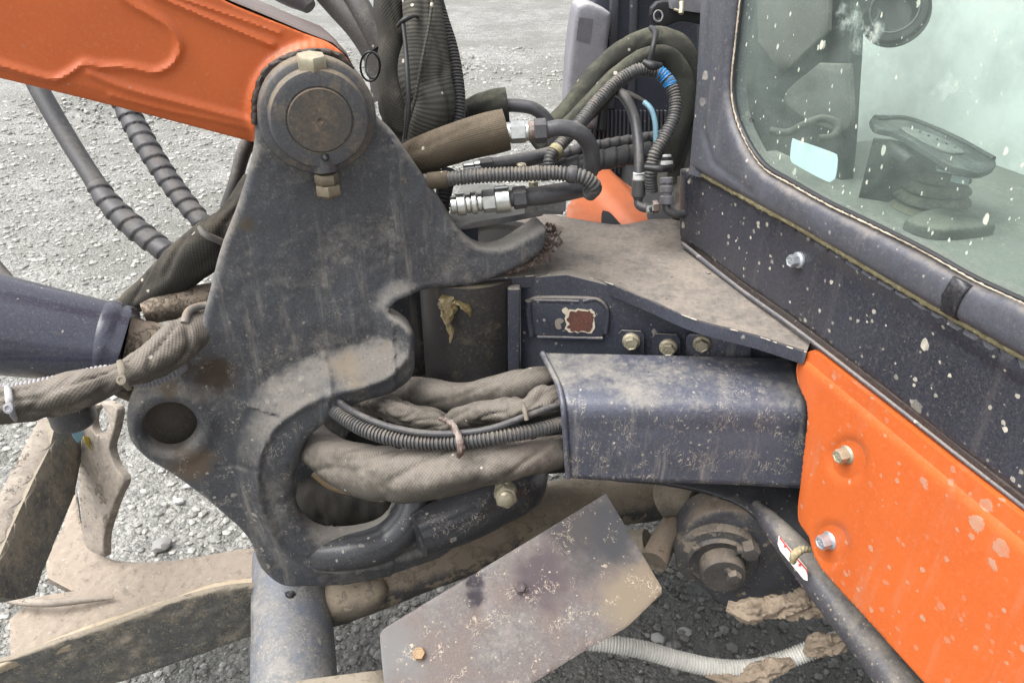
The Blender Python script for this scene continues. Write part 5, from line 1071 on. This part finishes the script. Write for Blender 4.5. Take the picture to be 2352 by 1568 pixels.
tube('rear_tube', M['mudbeam'], lug, [(1400, 1290, 1.62, 40), (1445, 1260, 1.60, 40), (1490, 1250, 1.58, 36)], ds=.008, seg=28)
md = tube('mud_clump', M['mud'], None, [(1670, 1390, 1.46, 12), (1705, 1402, 1.45, 24), (1760, 1398, 1.45, 25), (1820, 1388, 1.45, 28), (1870, 1385, 1.45, 30), (1920, 1395, 1.45, 22)], ds=.0018, seg=48, rf=wrinkle(.32, 34, 2.0, 9, .14))
tag(md, 'thick crumbly dried mud caked under the pivot lug', 'mud')
# rail and flat bar
rl = thing('lower_rail', 'dark steel rail running diagonally under the orange cover with warning label', 'rail', tuple(P(1900, 1400, 1.12)))
railm = grime('rail_paint', (.05, .05, .062), rough=.38, dust=.25, up=.3, dscale=12, spots=.8, sscale=55, scol=(.42, .36, .26), bump=.4)
tube('rail_tube', railm, rl, [(1735, 1160, 1.42, 14), (1768, 1197, 1.38, 24), (1805, 1240, 1.35, 32), (1850, 1295, 1.32, 37), (1950, 1420, 1.26, 42), (2060, 1565, 1.17, 46), (2160, 1700, 1.09, 50)], ds=.01, seg=32)
FB = plane3(P(1450, 1100, 1.48), P(1800, 1290, 1.36), P(1750, 1120, 1.44))
relief('flat_bar', grime('dark_bar', (.03, .033, .04), rough=.5, dust=.25, up=.1, dscale=12, dcol=(.15, .125, .1), spots=.5, sscale=50), rl, FB, [(1400, 1095), (1540, 1112), (1640, 1135), (1712, 1168), (1760, 1210), (1830, 1300, 1), (1880, 1250, 1), (1860, 1110, 1), (1600, 1080, 1), (1420, 1080, 1)], thick=.012, edge=.003, grid=.02)
LW = plane3(P(1788, 1235, 1.305), P(1855, 1330, 1.27), P(1815, 1235, 1.297))
lab = plain('label_white', (.62, .6, .55), .5, bump=.2, var=.15); red = plain('label_red', (.5, .03, .02), .5)
relief('warning_label', lab, rl, LW, [(1786, 1248, 1), (1789, 1229, 1), (1822, 1267, 1), (1853, 1304, 1), (1855, 1333, 1), (1846, 1330, 1), (1815, 1292, 1), (1792, 1264, 1)], thick=.001, edge=0, grid=.1, step=6)
relief('label_stripe', red, rl, LW.off(.0006), [(1791, 1231, 1), (1822, 1270, 1), (1853, 1306, 1), (1856, 1326, 1), (1851, 1309, 1), (1820, 1274, 1), (1790, 1236, 1)], thick=.0005, edge=0, grid=.1)
for (x, y) in ((1803, 1254), (1837, 1297)):
    relief('warning_star', red, rl, LW.off(.0006), [(x+(5.5 if k % 2 == 0 else 2.6)*math.cos(k*math.pi/5), y+(5.5 if k % 2 == 0 else 2.6)*math.sin(k*math.pi/5), 1) for k in range(10)], thick=.0006, edge=0, grid=.1)
hose('rope_loop', 'frayed tan rope tied round the rail beside the warning label', 'rope', 'seal', [(1862, 1262, 1.26, 5), (1840, 1262, 1.25, 8), (1826, 1272, 1.245, 9), (1820, 1292, 1.25, 6)], spiral(.008, .3, 3), ds=.0015, seg=24)
# white conduit with mud
wc = hose('white_conduit', 'white ribbed drain conduit curving over the dark gravel, mud caked', 'conduit', grime('white_conduit_plastic', (.55, .54, .5), rough=.5, dust=.3, up=.1, dscale=16, dcol=(.3, .26, .2), bump=.15), [(1280, 1450, 1.50, 20), (1340, 1470, 1.50, 20), (1400, 1478, 1.50, 20), (1480, 1492, 1.50, 21), (1560, 1515, 1.50, 21), (1640, 1532, 1.50, 21), (1720, 1535, 1.50, 21), (1800, 1515, 1.50, 21), (1880, 1485, 1.49, 22), (1950, 1462, 1.46, 22), (2040, 1420, 1.4, 22)], corr(.0062, .13), ds=.0013, seg=28)
for pa, sd_ in (([(1700, 1560, 1.48, 8), (1740, 1545, 1.475, 22), (1790, 1528, 1.475, 20), (1820, 1520, 1.48, 10)], 3), ([(1850, 1500, 1.475, 10), (1880, 1480, 1.465, 24), (1920, 1478, 1.455, 24), (1940, 1465, 1.45, 12)], 8), ([(1620, 1548, 1.49, 6), (1650, 1556, 1.485, 10), (1700, 1562, 1.48, 11), (1730, 1558, 1.48, 6)], 12)):
    tube('mud_cake', M['mud'], wc, pa, ds=.0018, seg=40, rf=wrinkle(.34, 38, 2.0, sd_, .14))
hose('white_conduit', 'short length of white ribbed conduit beyond the guard plate tip', 'conduit', 'greyplastic', [(1420, 1240, 1.85, 9), (1460, 1236, 1.85, 9), (1500, 1238, 1.85, 9), (1550, 1250, 1.85, 9)], corr(.007, .13), ds=.002, seg=18)
# bigger loose stones that show singly
def stone(x, y, rpx, tone, lab):
    bm = bmesh.new(); bmesh.ops.create_icosphere(bm, subdivisions=2, radius=1)
    c = horiz(.0).hit(x, y); r = rpx*depth(c)/FPX; sd_ = random.random()*50
    for v in bm.verts:
        k = 1+.35*noise.noise(v.co*1.3+Vector((sd_, 0, 0))); v.co = Vector((v.co.x*r*k*1.15, v.co.y*r*k, v.co.z*r*k*.6))+c
    me = bpy.data.meshes.new('stone'); bm.to_mesh(me); bm.free(); finish(me, 25)
    o = link('stone', me, plain('stone_tone', (tone, tone*.97, tone*.92), .6, bump=.5, sc=80)); tag(o, lab, 'stone', 'larger loose stones on the ground')
stone(1573, 1452, 15, .26, 'grey angular stone beside the white conduit'); stone(1510, 1465, 14, .32, 'pale angular stone between guard plate and white conduit')
stone(372, 1250, 20, .24, 'long greenish grey stone inside the blade frame opening'); stone(330, 1128, 7, .5, 'white pebble pair member nearest the frame in shade')
stone(410, 1150, 10, .42, 'pale rounded stone, largest of the light pebbles near the post'); stone(430, 1115, 7, .5, 'white round pebble above the light pebbles')
stone(378, 1157, 7, .34, 'tan pebble left of the largest light pebble'); stone(1400, 1330, 9, .3, 'grey pebble below the guard plate tip')
